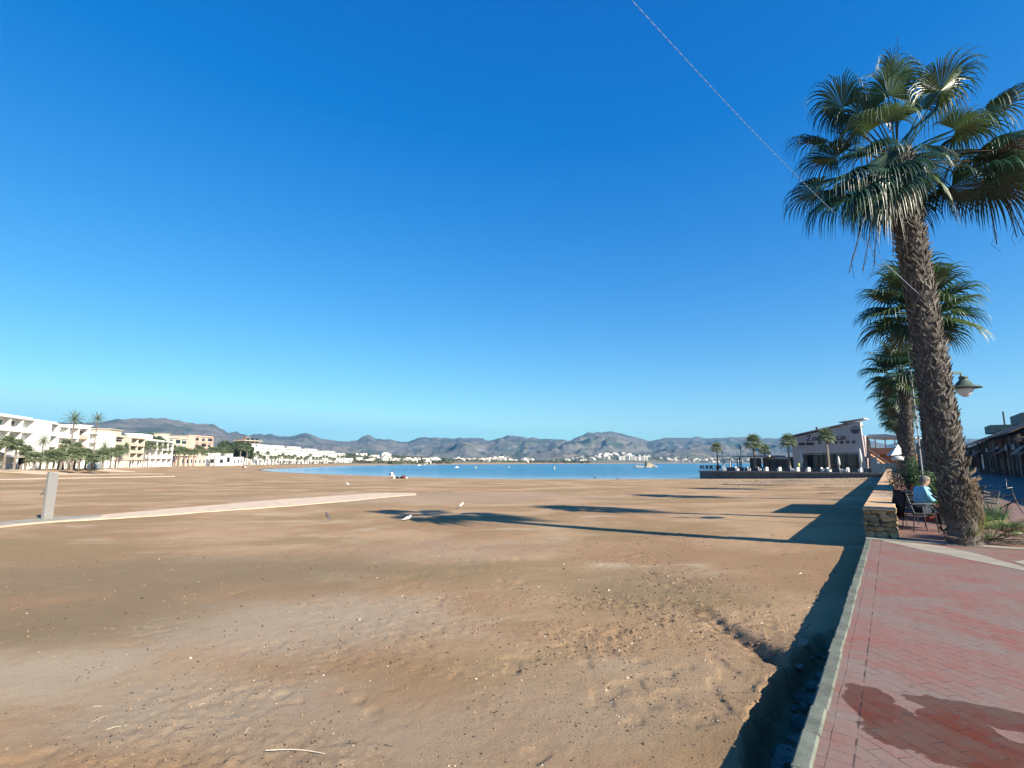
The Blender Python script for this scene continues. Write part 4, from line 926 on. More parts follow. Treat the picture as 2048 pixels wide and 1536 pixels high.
house('beach_pavilion',G(448,290),G(465,298),6.2,8,'tallest white cube pavilion with an arched door by the beach',M_white,1,'flat')
house('beach_pavilion',G(466,300),G(487,312),4.4,8,'white pavilion with tall openings at the start of the dark trees',M_white,3,'flat')
# tower
tw=thing('tower_block',(*G(487,500),0),math.atan2(18,8),'brown apartment tower with overhanging floor slabs above the dark pines','building')
m=MB(); m.box((0,0,0),(17,14,24)); m.build('wall',M_brownw,tw)
for f in range(7):
    m=MB(); m.box((-1.6,-1.6,3+f*3.2),(19,15,3.5+f*3.2)); m.build('floor_slab',M_cream,tw)
    for b in range(3):
        m=MB(); m.box((1.2+b*5.2,-.06,3.9+f*3.2),(5+b*5.2,.02,5.9+f*3.2)); m.build('window',M_win,tw)
m=MB(); m.box((4,4,24),(9,9,26.5)); m.build('stair_head',M_brownw,tw)
apartment('apartment_block',G(503,400),G(533,432),H_(896,415),14,4,5,'white block with a large blank side wall right of the pines',M_white,blank=(0,1,2))
apartment('apartment_block',G(534,434),G(558,468),H_(897,450),14,4,5,'narrow white block with dark entrance recesses before the long terraces',M_white,blank=(1,))
for i,(a,Ya,b,Yb,ty,fl,lab) in enumerate([(560,472,590,510,895,5,'first white terraced apartment block of the long shore row, nearest the beach'),(591,512,622,560,897,5,'second white terraced apartment block of the long shore row'),(623,562,655,622,901,5,'third white terraced apartment block of the long shore row'),(656,624,690,706,905,5,'farthest white terraced apartment block of the long shore row')]):
    o=apartment('apartment_block',G(a,Ya),G(b,Yb),H_(ty,(Ya+Yb)/2)-1.5,16,fl,7,lab,M_white,balc=2.2,blank=(3,) if i%2 else (),penth=True,group='terraced blocks along the bay shore')
house('villa',G(692,712),G(706,740),7,14,'last white villa at the end of the terraced row',M_white,3,'flat')
# ------------------------------------------------------------------ vegetation round the bay
def far_fan(name,seed,h,pinn=False):
    rnd=random.Random(seed); tr=MB(); tr.tube([(0,0,0),(.1,0,h*.4),(.05,0,h*.75),(0,0,h)],[.30,.22,.19,.17],7); cr=MB(); H=Vector((0,0,h)); ga=2.4
    n=34 if pinn else 30
    for j in range(n):
        t=j/(n-1); el=R(80-(105 if pinn else 125)*t); th=j*ga; o=Vector((math.cos(th)*math.cos(el),math.sin(th)*math.cos(el),math.sin(el)))
        if pinn:
            L=2.9; p=H.copy(); d=o.copy(); s=Vector((-math.sin(th),math.cos(th),0)); steps=7
            for i in range(steps):
                q=p+d*(L/steps); w_=.42*math.sin(math.pi*min(1,(i+1.2)/(steps+.6))); nz=s.cross(d)
                for sg in (1,-1):
                    for kk in range(3):
                        a=p.lerp(q,kk/3); b_=p.lerp(q,(kk+.6)/3); e=a+s*sg*w_+d*.30-Vector((0,0,.14)); cr.add([a,b_,e],[(0,1,2)])
                cr.tube([p,q],.025,3,0,False)
                d=(d+Vector((0,0,-1))*.16).normalized(); p=q
        else:
            hub=H+o*.9; cr.tube([H,hub],.03,3,0,False)
            up=Vector((0,0,1)) if abs(o.z)<.9 else Vector((math.cos(th),math.sin(th),0))*-1
            fan_leaf(cr,hub,o+Vector((0,0,-.1)),up-o*up.dot(o),1.25,11,2.1,.55,3,0,.2,rnd)
    return tr.mesh('trunk',M_fartrunk),cr.mesh('crown',M_farleaf)
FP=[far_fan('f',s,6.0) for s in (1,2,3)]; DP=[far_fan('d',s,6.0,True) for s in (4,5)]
NAMES={}
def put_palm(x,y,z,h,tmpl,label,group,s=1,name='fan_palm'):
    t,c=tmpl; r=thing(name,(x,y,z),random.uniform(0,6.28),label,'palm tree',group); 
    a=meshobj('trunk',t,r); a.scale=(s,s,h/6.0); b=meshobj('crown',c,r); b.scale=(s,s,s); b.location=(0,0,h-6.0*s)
    return r
put_palm(*G(139,131),0,H_(840,131),DP[0],'very tall slender palm on the left, wider crown of the two','tall palms before the white blocks',1.02,'date_palm')
put_palm(*G(186,131),0,H_(839,131),DP[1],'very tall slender palm on the right, narrower crown of the two','tall palms before the white blocks',.78,'date_palm')
put_palm(*G(82,122),0,H_(884,122),DP[0],'feathery palm in front of the tall blank white block','promenade palms in front of the left blocks',.75,'date_palm')
put_palm(*G(206,146),0,H_(897,146),DP[1],'broad feathery palm right of the second tall palm','promenade palms in front of the left blocks',.95,'date_palm')
put_palm(*G(447,287),0,H_(905,287),DP[0],'broad pale feathery palm in front of the dark pines','promenade palms in front of the pines',1.25,'date_palm')
rnd=random.Random(42)
spots=[(-20,112,905),(10,112,886),(30,115,893),(52,118,905),(118,128,908),(128,129,890),(150,135,897),(160,132,911),(70,118,917),(95,122,915),(108,124,912),(172,142,908),(190,140,915)]
for k in range(11): spots.append((rnd.uniform(-10,232),rnd.uniform(116,128)+k*1.1,rnd.uniform(905,921)))
x=235; Y=168
while x<345: spots.append((x,Y,rnd.uniform(888,903))); x+=rnd.uniform(7,13); Y=168+(x-235)*.55
while x<438: spots.append((x,Y,rnd.uniform(898,908))); x+=rnd.uniform(6,11); Y+=3.2
ORD=['first','second','third','fourth','fifth','sixth','seventh','eighth','ninth','tenth','eleventh','twelfth','thirteenth','fourteenth','fifteenth','sixteenth','seventeenth','eighteenth','nineteenth','twentieth']
def zone(px):
    for lim,nm in ((62,'the leftmost balcony block'),(111,'the tall blank white block'),(172,'the balcony block with the tall slender palm'),(227,'the white stepped block'),(288,'the cream square block'),(345,'the low white block'),(403,'the salmon hotel'),(450,'the pines')):
        if px<lim: return nm
    return 'the long shore row'
cnt={}
for (px,Y,ty) in sorted(spots):
    z_=zone(px); k=cnt.get(z_,0); cnt[z_]=k+1
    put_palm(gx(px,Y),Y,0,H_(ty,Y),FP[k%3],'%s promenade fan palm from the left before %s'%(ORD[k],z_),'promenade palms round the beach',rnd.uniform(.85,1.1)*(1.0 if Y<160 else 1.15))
px=500; 
while px<688:     # shore row
    Y=np.interp(px,[440,505,560,590,622,655,700],[300,385,455,492,545,600,690]); put_palm(gx(px,Y),Y,-.1,rnd.uniform(5,9),FP[rnd.randint(0,2)],'small fan palm on the far shore in front of the white terraced blocks','small palms along the terraced row',1.25); px+=rnd.uniform(4.5,8)
for px in [488,493,497,501,480,474]:
    Y=rnd.uniform(330,372); put_palm(gx(px,Y),Y,-.1,rnd.uniform(9,12),FP[rnd.randint(0,2)],'thin tall fan palm in the cluster between the white pavilion and the blank white block','palm cluster by the pines',1.3)
def tree(pos,h,w_,label,seed,n=1500,cat='tree',leaf=M_tree,low=.25,group=None,s0=.35):
    rnd=random.Random(seed); t=thing('tree',pos,0,label,cat,group); m=MB(); m.tube([(0,0,0),(.1*w_,0,h*.3),(0,.05*w_,h*.6)],[.05*h*.5,.04*h*.5,.02*h*.5],7)
    cl=[]
    for k in range(10):
        a=rnd.uniform(0,6.28); r=rnd.uniform(.1,.72)*w_/2; c=Vector((r*math.cos(a),r*math.sin(a),h*rnd.uniform(low+.2,.86))); cl.append((c,rnd.uniform(.22,.38)*w_/2)); m.tube([(0,0,h*.35),c*.6+Vector((0,0,h*.15)),c],[.02*h*.4,.01*h*.4,.004*h],4)
    m.build('trunk',M_bark,t); m=MB()
    for k in range(n):
        c,r=rnd.choice(cl); v=Vector((rnd.gauss(0,1),rnd.gauss(0,1),rnd.gauss(0,.8))).normalized()*r*rnd.uniform(.6,1.15); p=c+v; s=rnd.uniform(.5,1.1)*s0; e=Euler((rnd.uniform(0,6),rnd.uniform(0,6),rnd.uniform(0,6))).to_matrix()
        m.add([p+e@Vector(q)*s for q in ((-1,-.3,0),(0,-.7,.1),(1,.2,0),(.1,.8,-.1))],[(0,1,2,3)])
    m.build('crown',leaf,t); return t
for i,(px,Y,ty,w_,lab) in enumerate([(452,345,884,15,'widest dark pine at the left of the pine clump'),(463,350,880,16,'tallest dark pine in the middle of the clump'),(476,352,884,14,'dark pine right of the tallest one'),(486,356,892,12,'dark pine below the brown tower'),(442,340,893,10,'lower dark pine touching the salmon hotel'),(434,335,904,9,'smallest dark pine beside the villa roof')]):
    tree((gx(px,Y),Y,0),H_(ty,Y),w_*1.25,lab,60+i,2600,group='dark pines',s0=.75)
tree((gx(291,255),255,0),H_(861,255),12,'round dark tree rising above the low white block',71,2000,s0=.6)
tree((gx(304,258),258,0),H_(869,258),9,'smaller dark tree right of the round one above the low white block',72,1200,s0=.6)
tree((gx(312,262),262,0),H_(872,262),8,'low dark bush crown over the roofs beside the salmon hotel',74,1200,s0=.6)
tree((gx(534,520),520,0),H_(890,520),14,'dark tree behind the narrow white block right of the brown tower',73,1200,s0=.8)
# low sea wall, kiosk, pergola, bins on the left promenade
def onland(px,Y,z=0): return Vector((gx(px,Y),Y,z))
sw=MB(); base=[(-110,90),(-104,112)]
lin=[(gx(p,Y),Y) for p,Y in [(-60,106),(0,113),(60,122),(100,130),(150,141),(200,152),(260,175),(320,208),(380,245),(430,290),(480,330),(505,370)]]
for i in range(len(lin)-1):
    a=Vector((*lin[i],0)); b=Vector((*lin[i+1],0)); n_=(b-a).cross(Vector((0,0,1))).normalized()*2.0
    a1,b1=a+n_,b+n_; sw.add([a1+Vector((0,0,-1.5)),b1+Vector((0,0,-1.5)),b1+Vector((0,0,.12)),a1+Vector((0,0,.12)),a1-n_*.2+Vector((0,0,.12)),b1-n_*.2+Vector((0,0,.12)),a1-n_*.2-Vector((0,0,1.5)),b1-n_*.2-Vector((0,0,1.5))],[(0,1,2,3),(3,2,5,4),(4,5,7,6)])
tag(sw.build('sea_wall',mat('pale sea wall',(.50,.44,.36),.9,.15,.5,bs=0)),'low pale sea wall running below the promenade palms at the back of the beach','wall')
kq=onland(189,146,-.0); ks=thing('kiosk',kq,R(115),'pale blue white beach kiosk with pitched top and dark emblem','kiosk')
m=MB(); m.prism([(-1.7,0),(1.7,0),(1.7,1.0),(1.35,1.45),(-1.35,1.45),(-1.7,1.0)],-1.1,1.1,0,Matrix(((1,0,0,0),(0,0,1,0),(0,1,0,0),(0,0,0,1)))); m.build('body',mat('kiosk panel',(.62,.72,.72),.6,.05,1,bs=0),ks)
m=MB(); m.add([(x,-1.115,z) for x,z in [(-.75,1.0),(-.2,.85),(0,.95),(.2,.85),(.75,1.0),(.25,.65),(0,.45),(-.25,.65)]],[(0,1,2,3,4,5,6,7)]); m.build('emblem',M_black,ks)
pg=thing('pergola',onland(202,149,0),math.atan2(48,gx(330,200)-gx(202,149)),'long white post pergola between the kiosk and the palm row','pergola'); LL=math.hypot(48,gx(330,200)-gx(202,149))
n_=22
for k in range(n_+1):
    m=MB(); x=k/n_*LL; m.box((x-.08,-.08,0),(x+.08,.08,2.3)); m.build('post',M_white,pg)
m=MB(); m.box((-.3,-.2,2.3),(LL+.3,.2,2.45)); m.build('beam',M_brownw,pg)
bn=thing('litter_bin',at(240,936.3,-.45),0,'left dark litter bin of three on the back of the beach','bin','three dark bins')
m=MB(); m.lathe([(.42,.1),(.48,.9),(.5,1.0)],10); m.build('drum',M_dark,bn); m=MB(); m.lathe([(.5,1.0),(.4,1.12),(.05,1.16)],10); m.build('lid',M_brownw,bn); m=MB(); m.box((-.04,-.04,0),(.04,.04,.12)); m.build('foot',M_dark,bn)
for px,l in ((246,'middle'),(252,'right')): c=copy_tree(bn); c.location=at(px,936.2,-.45); c['label']=l+' dark litter bin of three on the back of the beach'
# ------------------------------------------------------------------ far town across the bay
def hmesh(seed):
    rnd=random.Random(seed); m=MB(); w_,d,h=rnd.uniform(9,20),rnd.uniform(8,12),rnd.choice((4,6,7,9)); m.box((-w_/2,-d/2,-3),(w_/2,d/2,h),0)
    if rnd.random()<.6: m.box((-w_*.2,-d*.3,h+.01),(w_*.3,d*.3,h+2.6),0)
    fl=max(1,int(h/3))
    for f in range(fl):
        for k in range(int(w_/3.2)):
            x=-w_/2+1+k*3.2; m.box((x,-d/2-.08,.8+f*3),(x+1.6,-d/2+.02,2.4+f*3),1)
            if k%2==0 and f: m.box((x-.4,-d/2-1.1,f*3-.1),(x+2.4,-d/2+.01,f*3+.8),0)
    m.box((-w_/2-.1,-d/2-.1,h),(w_/2+.1,d/2+.1,h+.004+.3),2 if rnd.random()<.3 else 0)
    return m.mesh('house',[mat('far white house',(.74,.69,.61),.8,.1,.2,bs=0,rnd=.18),M_win,M_tile])
HM=[hmesh(s) for s in range(8)]
TENS={2:'twenty',3:'thirty',4:'forty',5:'fifty',6:'sixty',7:'seventy',8:'eighty'}
def nth(k):
    k+=1
    if k<=20: return ORD[k-1]
    t,u=divmod(k,10); return (TENS[t][:-1]+'ieth') if u==0 else TENS[t]+'-'+ORD[u-1]
def relabel(group,fmt):
    L_=sorted([o for o in COL.objects if o.get('group')==group and not o.parent],key=lambda o:o.location.x/o.location.y)
    for k,o in enumerate(L_): o['label']=fmt%nth(k)
def tower_mesh():
    m=MB(); m.box((-7,-6,-2),(7,6,19),0)
    for f in range(6):
        m.box((-6,-6.1,1+f*3),(-1,-5.98,2.8+f*3),1); m.box((1,-6.1,1+f*3),(6,-5.98,2.8+f*3),1)
    return m.mesh('tower',[mat('far white house',(.74,.69,.61)),M_win])
TM=tower_mesh()
def hz(x,y): return float(ground_z(np.array([float(x)]),np.array([float(y)]),False)[0])
def put_house(px,Y,lab,grp,me=None,s=1):
    x=gx(px,Y); z=hz(x,Y)
    if z<-.5: return
    o=meshobj('town_house',me or HM[rnd.randint(0,7)]); o.location=(x,Y,z); o.rotation_euler=(0,0,rnd.uniform(-.5,.5)+math.atan2(-x,Y)*1.0); o.scale=(s,s,s); tag(o,lab,'house',grp)
for k in range(44): put_house(rnd.uniform(705,880),rnd.uniform(770,1150),'small pale house in the far town on the point beyond the terraced blocks','houses on the point',None,rnd.uniform(.6,.95))
for k in range(14): put_house(rnd.uniform(720,1000),rnd.uniform(1400,2300),'scattered pale farmhouse on the foot of the far hills','houses under the hills',None,1.0)
for k in range(40): put_house(rnd.uniform(885,1080),rnd.uniform(1300,1900),'low house on the flat middle stretch of the far shore','houses on the middle far shore',None,rnd.uniform(.9,1.3))
for k in range(62): put_house(1228+rnd.gauss(0,44),rnd.uniform(2330,2700),'white house on the hillside town below the flat-topped mountain','houses on the hillside town',None,rnd.uniform(.8,1.2))
for px in (1240,1247,1257,1264,1271,1279,1287,1293): put_house(px,2335,'pale apartment tower on the shore below the hillside town','shore towers',TM,.85)
for k in range(70): put_house(rnd.uniform(1310,1590),rnd.uniform(2330,2700),'white house on the far shore between the islet and the restaurant','houses on the right far shore',None,rnd.uniform(.8,1.15))
for k in range(10): put_house(rnd.uniform(1000,1180),rnd.uniform(2000,2350),'long white shed on the far shore left of the hillside town','sheds on far shore',None,1.3)
relabel('houses on the point','%s house from the left in the far town beyond the terraced blocks')
relabel('houses under the hills','%s pale farmhouse from the left on the foot of the far hills')
relabel('houses on the middle far shore','%s low house from the left on the flat middle far shore')
relabel('houses on the hillside town','%s white house from the left in the hillside town under the flat-topped mountain')
relabel('shore towers','%s apartment tower from the left on the shore below the hillside town')
relabel('houses on the right far shore','%s white house from the left on the far shore right of the islet')
relabel('sheds on far shore','%s long white shed from the left on the far shore before the hillside town')
relabel('small palms along the terraced row','%s small palm from the left before the long white terraced blocks')
relabel('palm cluster by the pines','%s tall thin palm from the left in the cluster right of the pines')
# far-off vegetation that reads as one mass
fv=MB()
for k in range(5200):
    r_=rnd.random()
    if r_<.5: px=rnd.uniform(640,905); Y=rnd.uniform(720,1250)
    elif r_<.72: px=rnd.uniform(880,1180); Y=rnd.uniform(1150,2100)
    else: px=rnd.uniform(1100,1620); Y=rnd.uniform(2330,2750)
    x=gx(px,Y); d_=float(shore_d(np.array([x]),np.array([Y]))[0])
    if d_<6: continue
    z=hz(x,Y); s=rnd.uniform(1.2,3.0)*(Y/1100)**.5
    for q in range(3):
        c=Vector((x+rnd.uniform(-2,2),Y+rnd.uniform(-2,2),z+s*rnd.uniform(.3,1.4))); e=Euler((rnd.uniform(0,6),rnd.uniform(0,6),rnd.uniform(0,6))).to_matrix(); fv.add([c+e@Vector(q_)*s for q_ in ((-1,0,0),(0,-.8,.1),(1,0,0),(0,.8,-.1))],[(0,1,2,3)])
tag(fv.build('far_vegetation',mat('far scrub',(.085,.10,.055),.9,.4,.05,bs=0)),'dark scrub and trees scattered between the houses of the far shore','vegetation',kind='stuff')
# pale roads and quarry scars left to the terrain; islet with beacon
il=thing('rocky_islet',at(1290,934.2,-1.6),0,'low pale rocky islet with a small stone building out in the bay','islet'); 
rk=MB(); rr2=random.Random(9)
for k in range(26): rock(rk,(rr2.uniform(-8,8.5),rr2.uniform(-2.5,2.5),rr2.uniform(-.1,.5)*(1 if abs(k)<20 else 1.5)),(rr2.uniform(1.0,2.4),rr2.uniform(.8,1.6),rr2.uniform(.35,.9)),900+k)
rk.build('rocks',mat('pale islet rock',(.46,.36,.27),.9,.4,.8,bs=.5),il,True)
m=MB(); m.box((1.4,-1,.4),(3.9,1,2.9)); m.box((1.2,-1.2,2.9),(4.1,1.2,3.15)); m.box((4.0,-.8,.4),(6.5,.8,1.9)); m.build('stone_hut',mat('hut stone',(.55,.43,.28),.9,.2,1,bs=.2),il)
m=MB(); m.lathe([(.65,.3),(.5,1.8),(.42,3.2),(.2,4.0),(.28,4.6),(.16,5.4),(.04,6.3)],8,0,Matrix.Translation((.5,0,0))); m.build('monument',M_dark,il)
def buoy(px,py,label):
    b=thing('buoy',at(px,py,-1.6),0,label,'buoy','buoys in the bay'); m=MB(); m.lathe([(.2,-.2),(.55,.1),(.6,.5),(.35,.9),(.12,1.6),(.05,2.0)],10); m.build('float',mat('yellow buoy paint',(.75,.65,.25),.5,.1,2,bs=0),b); m=MB(); m.lathe([(.02,2.0),(.18,2.1),(.18,2.3),(.02,2.4)],8); m.build('top_mark',M_whitep,b); b.scale=(.65,.65,.65); return b
buoy(1109,938,'right pale yellow buoy in the middle of the bay'); buoy(952,936.5,'left pale buoy in the middle of the bay')
def boat(px,py,rz,label,s=1):
    b=thing('boat',at(px,py,-1.6),rz,label,'boat','small moored boats'); m=MB(); v=[];f=[]
    for i in range(7):
        t=i/6; w_=.75*math.sin(math.pi*min(1,.35+t*.65)); 
        for y,z in ((-w_,.55+.2*t),(-w_*.6,0),(0,-.15),(w_*.6,0),(w_,.55+.2*t)): v.append((-2.2+4.6*t,y,z))
    for i in range(6):
        for k in range(4): f.append((i*5+k,i*5+k+1,(i+1)*5+k+1,(i+1)*5+k))
    f.append((0,5,10,15,20,25,30,34,29,24,19,14,9,4)); m.add(v,f); m.build('hull',M_whitep,b); m=MB(); m.box((-.4,-.5,.56),(.8,.5,1.15)); m.build('cabin',M_white,b); b.scale=(s,s,s); return b
boat(838,931.4,.3,'small white moored boat near the far left shore'); boat(849,930.9,1.2,'smaller moored boat beside the first one',.8); boat(913,935.5,.5,'dark low dinghy between the boats and the buoy',.7); boat(1018,936,2.0,'tiny moored boat left of the yellow buoy',.6)
# ------------------------------------------------------------------ beach shower
sh=thing('beach_shower',at(93,1041,-.70),R(-15),'leaning stainless steel beach shower column on its concrete path','shower'); sz=gz(sh.location.x,sh.location.y); sh.location.z=sz
def tap(mb,x,y,z): 
    mb.tube([(x,y,z),(x-.07,y,z),(x-.16,y,z-.01),(x-.18,y,z-.06)],[.018,.015,.015,.018],8); mb.lathe([(.03,0),(.035,.02),(.01,.05)],8,0,Matrix.Translation((x-.07,y,z+.01)))
m=MB(); m.add([(-.08,-.17,0),(.08,-.17,0),(.08,.17,0),(-.08,.17,0),(-.06,-.16,1.94),(.09,-.19,1.97),(.09,.19,1.86),(-.06,.19,1.86)],[(0,3,2,1),(4,5,6,7),(0,1,5,4),(1,2,6,5),(2,3,7,6),(3,0,4,7)]); m.build('column',M_steel,sh)
m=MB(); m.box((-.22,-.32,-.02),(.22,.32,.03)); m.build('base_plate',M_pale,sh)
for z,y in ((1.22,.02),(1.06,-.06)):
    m=MB(); tap(m,-.06,y-.12,z); m.build('tap',mat('chrome',(.6,.6,.6),.15,.05,3,metal=1,bs=0),sh)
# ------------------------------------------------------------------ birds
def bird(name,pos,rz,L,top,bot,label,cat,legs=True,pitch=.35,tail=None,group=None):
    b=thing(name,pos,rz,label,cat,group); cz=.62*L if legs else .30*L; s,c=math.sin(pitch),math.cos(pitch)
    P=lambda x,z:(x*c*L-z*s*L*0,0,cz+x*s*L+z*L)
    pa=[[(P(-.42,.0),.03*L),(P(-.22,0),.13*L),(P(.05,.0),.19*L),(P(.28,.05),.12*L),(P(.38,.17),.075*L),(P(.42,.24),.085*L)]]
    V,E,Rr,rt=chain(pa,pa[0][2][0]); m=MB(); add(m,skin(V,E,Rr,rt)); body=m.build('body',bot,b,True)
    m=MB(); a=Vector(P(.49,.24)); m.tube([a,a+Vector((.10*L,0,-.02*L))],[.028*L,.006*L],6); m.build('beak',mat('beak',(.5,.3,.1),.5,.1,5,bs=0),b)
    for y in (1,-1):
        m=MB(); q=[Vector(P(.22,.06))+Vector((0,y*.13*L,0)),Vector(P(0,.14))+Vector((0,y*.17*L,0)),Vector(P(-.3,.05))+Vector((0,y*.10*L,0)),Vector(P(-.62,-.02))+Vector((0,y*.02*L,0)),Vector(P(-.3,-.07))+Vector((0,y*.14*L,0)),Vector(P(.05,-.08))+Vector((0,y*.195*L,0))]
        q2=[p-Vector((0,y*.025*L,0)) for p in q]; m.add(q+q2,[(0,1,2,3,4,5),(11,10,9,8,7,6)]+[(i,(i+1)%6,(i+1)%6+6,i+6) for i in range(6)]); m.build('wing',top,b)
    m=MB(); q=[Vector(P(-.35,.03))+Vector((0,.06*L,0)),Vector(P(-.35,.03))-Vector((0,.06*L,0)),Vector(P(-.72,.0))-Vector((0,.09*L,0)),Vector(P(-.72,.0))+Vector((0,.09*L,0))]; m.add(q+[p-Vector((0,0,.02*L)) for p in q],[(0,1,2,3),(7,6,5,4),(0,3,7,4),(1,5,6,2),(2,6,7,3)]); m.build('tail',tail or top,b)
    if legs:
        for y in (1,-1):
            m=MB(); a=Vector(P(-.02,-.12)); m.tube([(a.x,y*.07*L,a.z),(a.x-.03*L,y*.07*L,a.z*.5),(a.x+.02*L,y*.07*L,.01)],.012*L,5)
            for an in (-.5,0,.5): m.tube([(a.x+.02*L,y*.07*L,.01),(a.x+.02*L+.12*L*math.cos(an),y*.07*L+.12*L*math.sin(an),.006)],.008*L,4)
            m.build('leg',mat('bird leg',(.4,.2,.1),.6,.1,5,bs=0),b)
    return b
M_gw=mat('white feathers',(.80,.79,.76),.7,.05,20,bs=.1); M_gg=mat('grey feathers',(.25,.26,.28),.7,.15,20,bs=.1); M_pg=mat('pigeon grey',(.10,.09,.095),.6,.25,20,bs=.1); M_bk=mat('black feathers',(.03,.03,.035),.6,.2,20,bs=.1)
bird('pigeon',onsand(656,1044),R(165),.34,M_pg,M_pg,'dark pigeon standing alone on the sand left of the palm shadow','pigeon',pitch=.75)
bird('gull',onsand(815,1041),R(20),.34,M_gw,M_gw,'white gull crouching at the edge of the big palm shadow','gull',False,.22)
bird('gull',onsand(922,1018),R(25),.31,M_gg,M_gw,'grey winged gull standing above the palm shadow','gull',True,.55,M_bk)
bird('gull',onsand(695,970),R(150),.45,M_gw,M_gw,'distant white gull between the seated bather and the path end','gull',False,.2)
bird('crow',onsand(1190,959.5),R(170),.55,M_bk,M_bk,'left dark bird at the water edge','bird',True,.3); bird('crow',onsand(1235,959.8),R(10),.5,M_bk,M_bk,'right dark bird at the water edge','bird',False,.2)
# ------------------------------------------------------------------ people on the beach
def onz(px,py,z): 
    p=at(px,py,z); p.z=gz(p.x,p.y); return p
bp=onz(783,958.6,-1.28); bt=thing('person',bp,R(-12),'person in white clothes sitting on a folding chair near the water','person')
J=sit(.02,hx=.16); J['look']=(1,0,-.3); M_wc=mat('white cloth',(.80,.80,.78),.85,.05,6,bs=.1)
figure(bt,J,M_wc,M_wc,M_hair,M_wc)
fc=thing('folding_chair',bp,R(-12),'low folding beach chair under the person in white','chair')
for y in (.24,-.24):
    m=MB(); m.tube([(-.25,y,0),(.24,y,.44)],.015,5); m.tube([(.24,y,0),(-.22,y,.44),(-.34,y,.95)],.015,5); m.build('frame',M_dark,fc)
m=MB(); m.box((-.22,-.23,.42),(.24,.23,.44)); m.build('seat',mat('grey canvas',(.2,.2,.2),.9,.1,5,bs=0),fc); m=MB(); m.add([(-.24,-.23,.5),(-.24,.23,.5),(-.34,.23,.93),(-.34,-.23,.93)],[(0,1,2,3)]); m.build('back',M_dark,fc)
def bag(px,py,label,m_,s=1,seed=1):
    p=onz(px,py,-1.29); mb=MB(); rock(mb,(0,0,.16*s),(.32*s,.2*s,.20*s),seed); mb.tube([(-.12*s,0,.3*s),(-.08*s,0,.46*s),(.08*s,0,.46*s),(.12*s,0,.3*s)],.018*s,5)
    o=mb.build('beach_bag',m_,None,True); o.location=p; tag(o,label,'bag','bags beside the seated bather')
bag(795,958.2,'small black bag right beside the person in white',M_black,1,31); bag(803,957.6,'dark brown bag in the middle of the bags by the bather',mat('brown bag',(.10,.05,.04),.8,.2,5,bs=0),1,32)
bag(807.5,957.8,'largest dark red bag by the bather',mat('dark red bag',(.16,.04,.04),.8,.2,5,bs=0),1.5,33); bag(813,958.3,'white bag at the right end of the bags by the bather',M_whitep,.9,34)
def stand(ph=.0):
    J=dict(pelvis=(0,0,.92),chest=(.01,0,1.28),neck=(.02,0,1.48),head=(.05,0,1.63))
    for s,y in (('L',1),('R',-1)):
        a=.22*y*ph; J['sh'+s]=(.01,.19*y,1.42); J['el'+s]=(-a*.5,.25*y,1.14); J['wr'+s]=(-a+.06,.25*y,.90); J['hip'+s]=(0,.09*y,.86); J['kn'+s]=(a*.7+.03,.10*y,.48); J['an'+s]=(a,.10*y,.09)
    return J
for (px,py,z,rz,top,bot,lab) in [(486,938.2,-1.15,80,M_black,M_black,'walker in dark clothes, left of the pair near the shore curve'),(490.5,938.4,-1.15,80,M_wc,M_brownw,'walker in white top, right of the pair near the shore curve'),(4,940.5,-.6,60,M_dark,M_brownw,'person in dark top by the left edge of the photo'),(370,933.0,-.6,0,mat('grey shirt',(.2,.2,.22),.8,.1,5,bs=0),M_dark,'tiny walker under the palms of the salmon hotel')]:
    p=at(px,py,z); zz=gz(p.x,p.y); p=Vector((p.x,p.y,zz)); t=thing('person',p,R(rz),lab,'person'); J=stand(1); J['look']=(1,0,-.05); figure(t,J,top,bot,M_hair,M_black)
# ------------------------------------------------------------------ restaurant on its terrace deck
RO=Vector((38.6,108.5,0)); RX=Vector((.602,-.799,0)); RY=Vector((.799,.602,0)); RA=math.atan2(RX.y,RX.x)
def rt(px,y):    # x along the deck for a sight column at inward offset y
    k=(px-1024)/1051.0; ox,oy=RO.x+RY.x*y,RO.y+RY.y*y; return (k*oy-ox)/(RX.x-k*RX.y)
def rz_(px,py,y): t=rt(px,y); Y=RO.y+RX.y*t+RY.y*y; return EYE+(925-py)/1045.0*Y
def rp(x,y,z=0): p=RO+RX*x+RY*y; p.z=z; return p
dk_=thing('terrace_deck',RO,RA,'long dark concrete terrace deck standing at the water edge below the restaurant','deck')
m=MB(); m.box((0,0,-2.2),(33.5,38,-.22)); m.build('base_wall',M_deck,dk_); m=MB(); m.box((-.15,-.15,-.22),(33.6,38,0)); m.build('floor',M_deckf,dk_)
m=MB()
for x in (0.1,): m.tube([(x,.1,0),(x,.1,1.05)],.04,6)
m.tube([(0.1,.1,1.05),(4.5,.1,1.05)],.03,5); m.tube([(0.1,.1,.55),(4.5,.1,.55)],.02,5); m.tube([(0.1,.1,1.05),(.1,12,1.05)],.03,5); m.build('rail',M_dark,dk_)
for k in range(7):
    m=MB(); m.tube([(.1+k*.73,.1,0),(.1+k*.73,.1,1.05)],.03,5); m.build('rail_post',M_dark,dk_)
for k in range(15):
    m=MB(); x=4.9+k*1.9; m.box((x,1.9,0),(x+1.75,1.96,.72)); m.build('screen_panel',mat('dark blue grey screen',(.05,.06,.075),.6,.2,1,bs=0),dk_)
rs_=thing('restaurant',RO,RA,'mauve grey restaurant with rising roofline, handwritten dark name and round emblem on the terrace','restaurant')
FY=8.0
m=MB(); Mx=Matrix(((1,0,0,0),(0,0,1,0),(0,1,0,0),(0,0,0,1)))   # prism xz -> extrude along y
x0,x1=15.2,27.5; o0,o1=16.8,26.4; oz=3.35
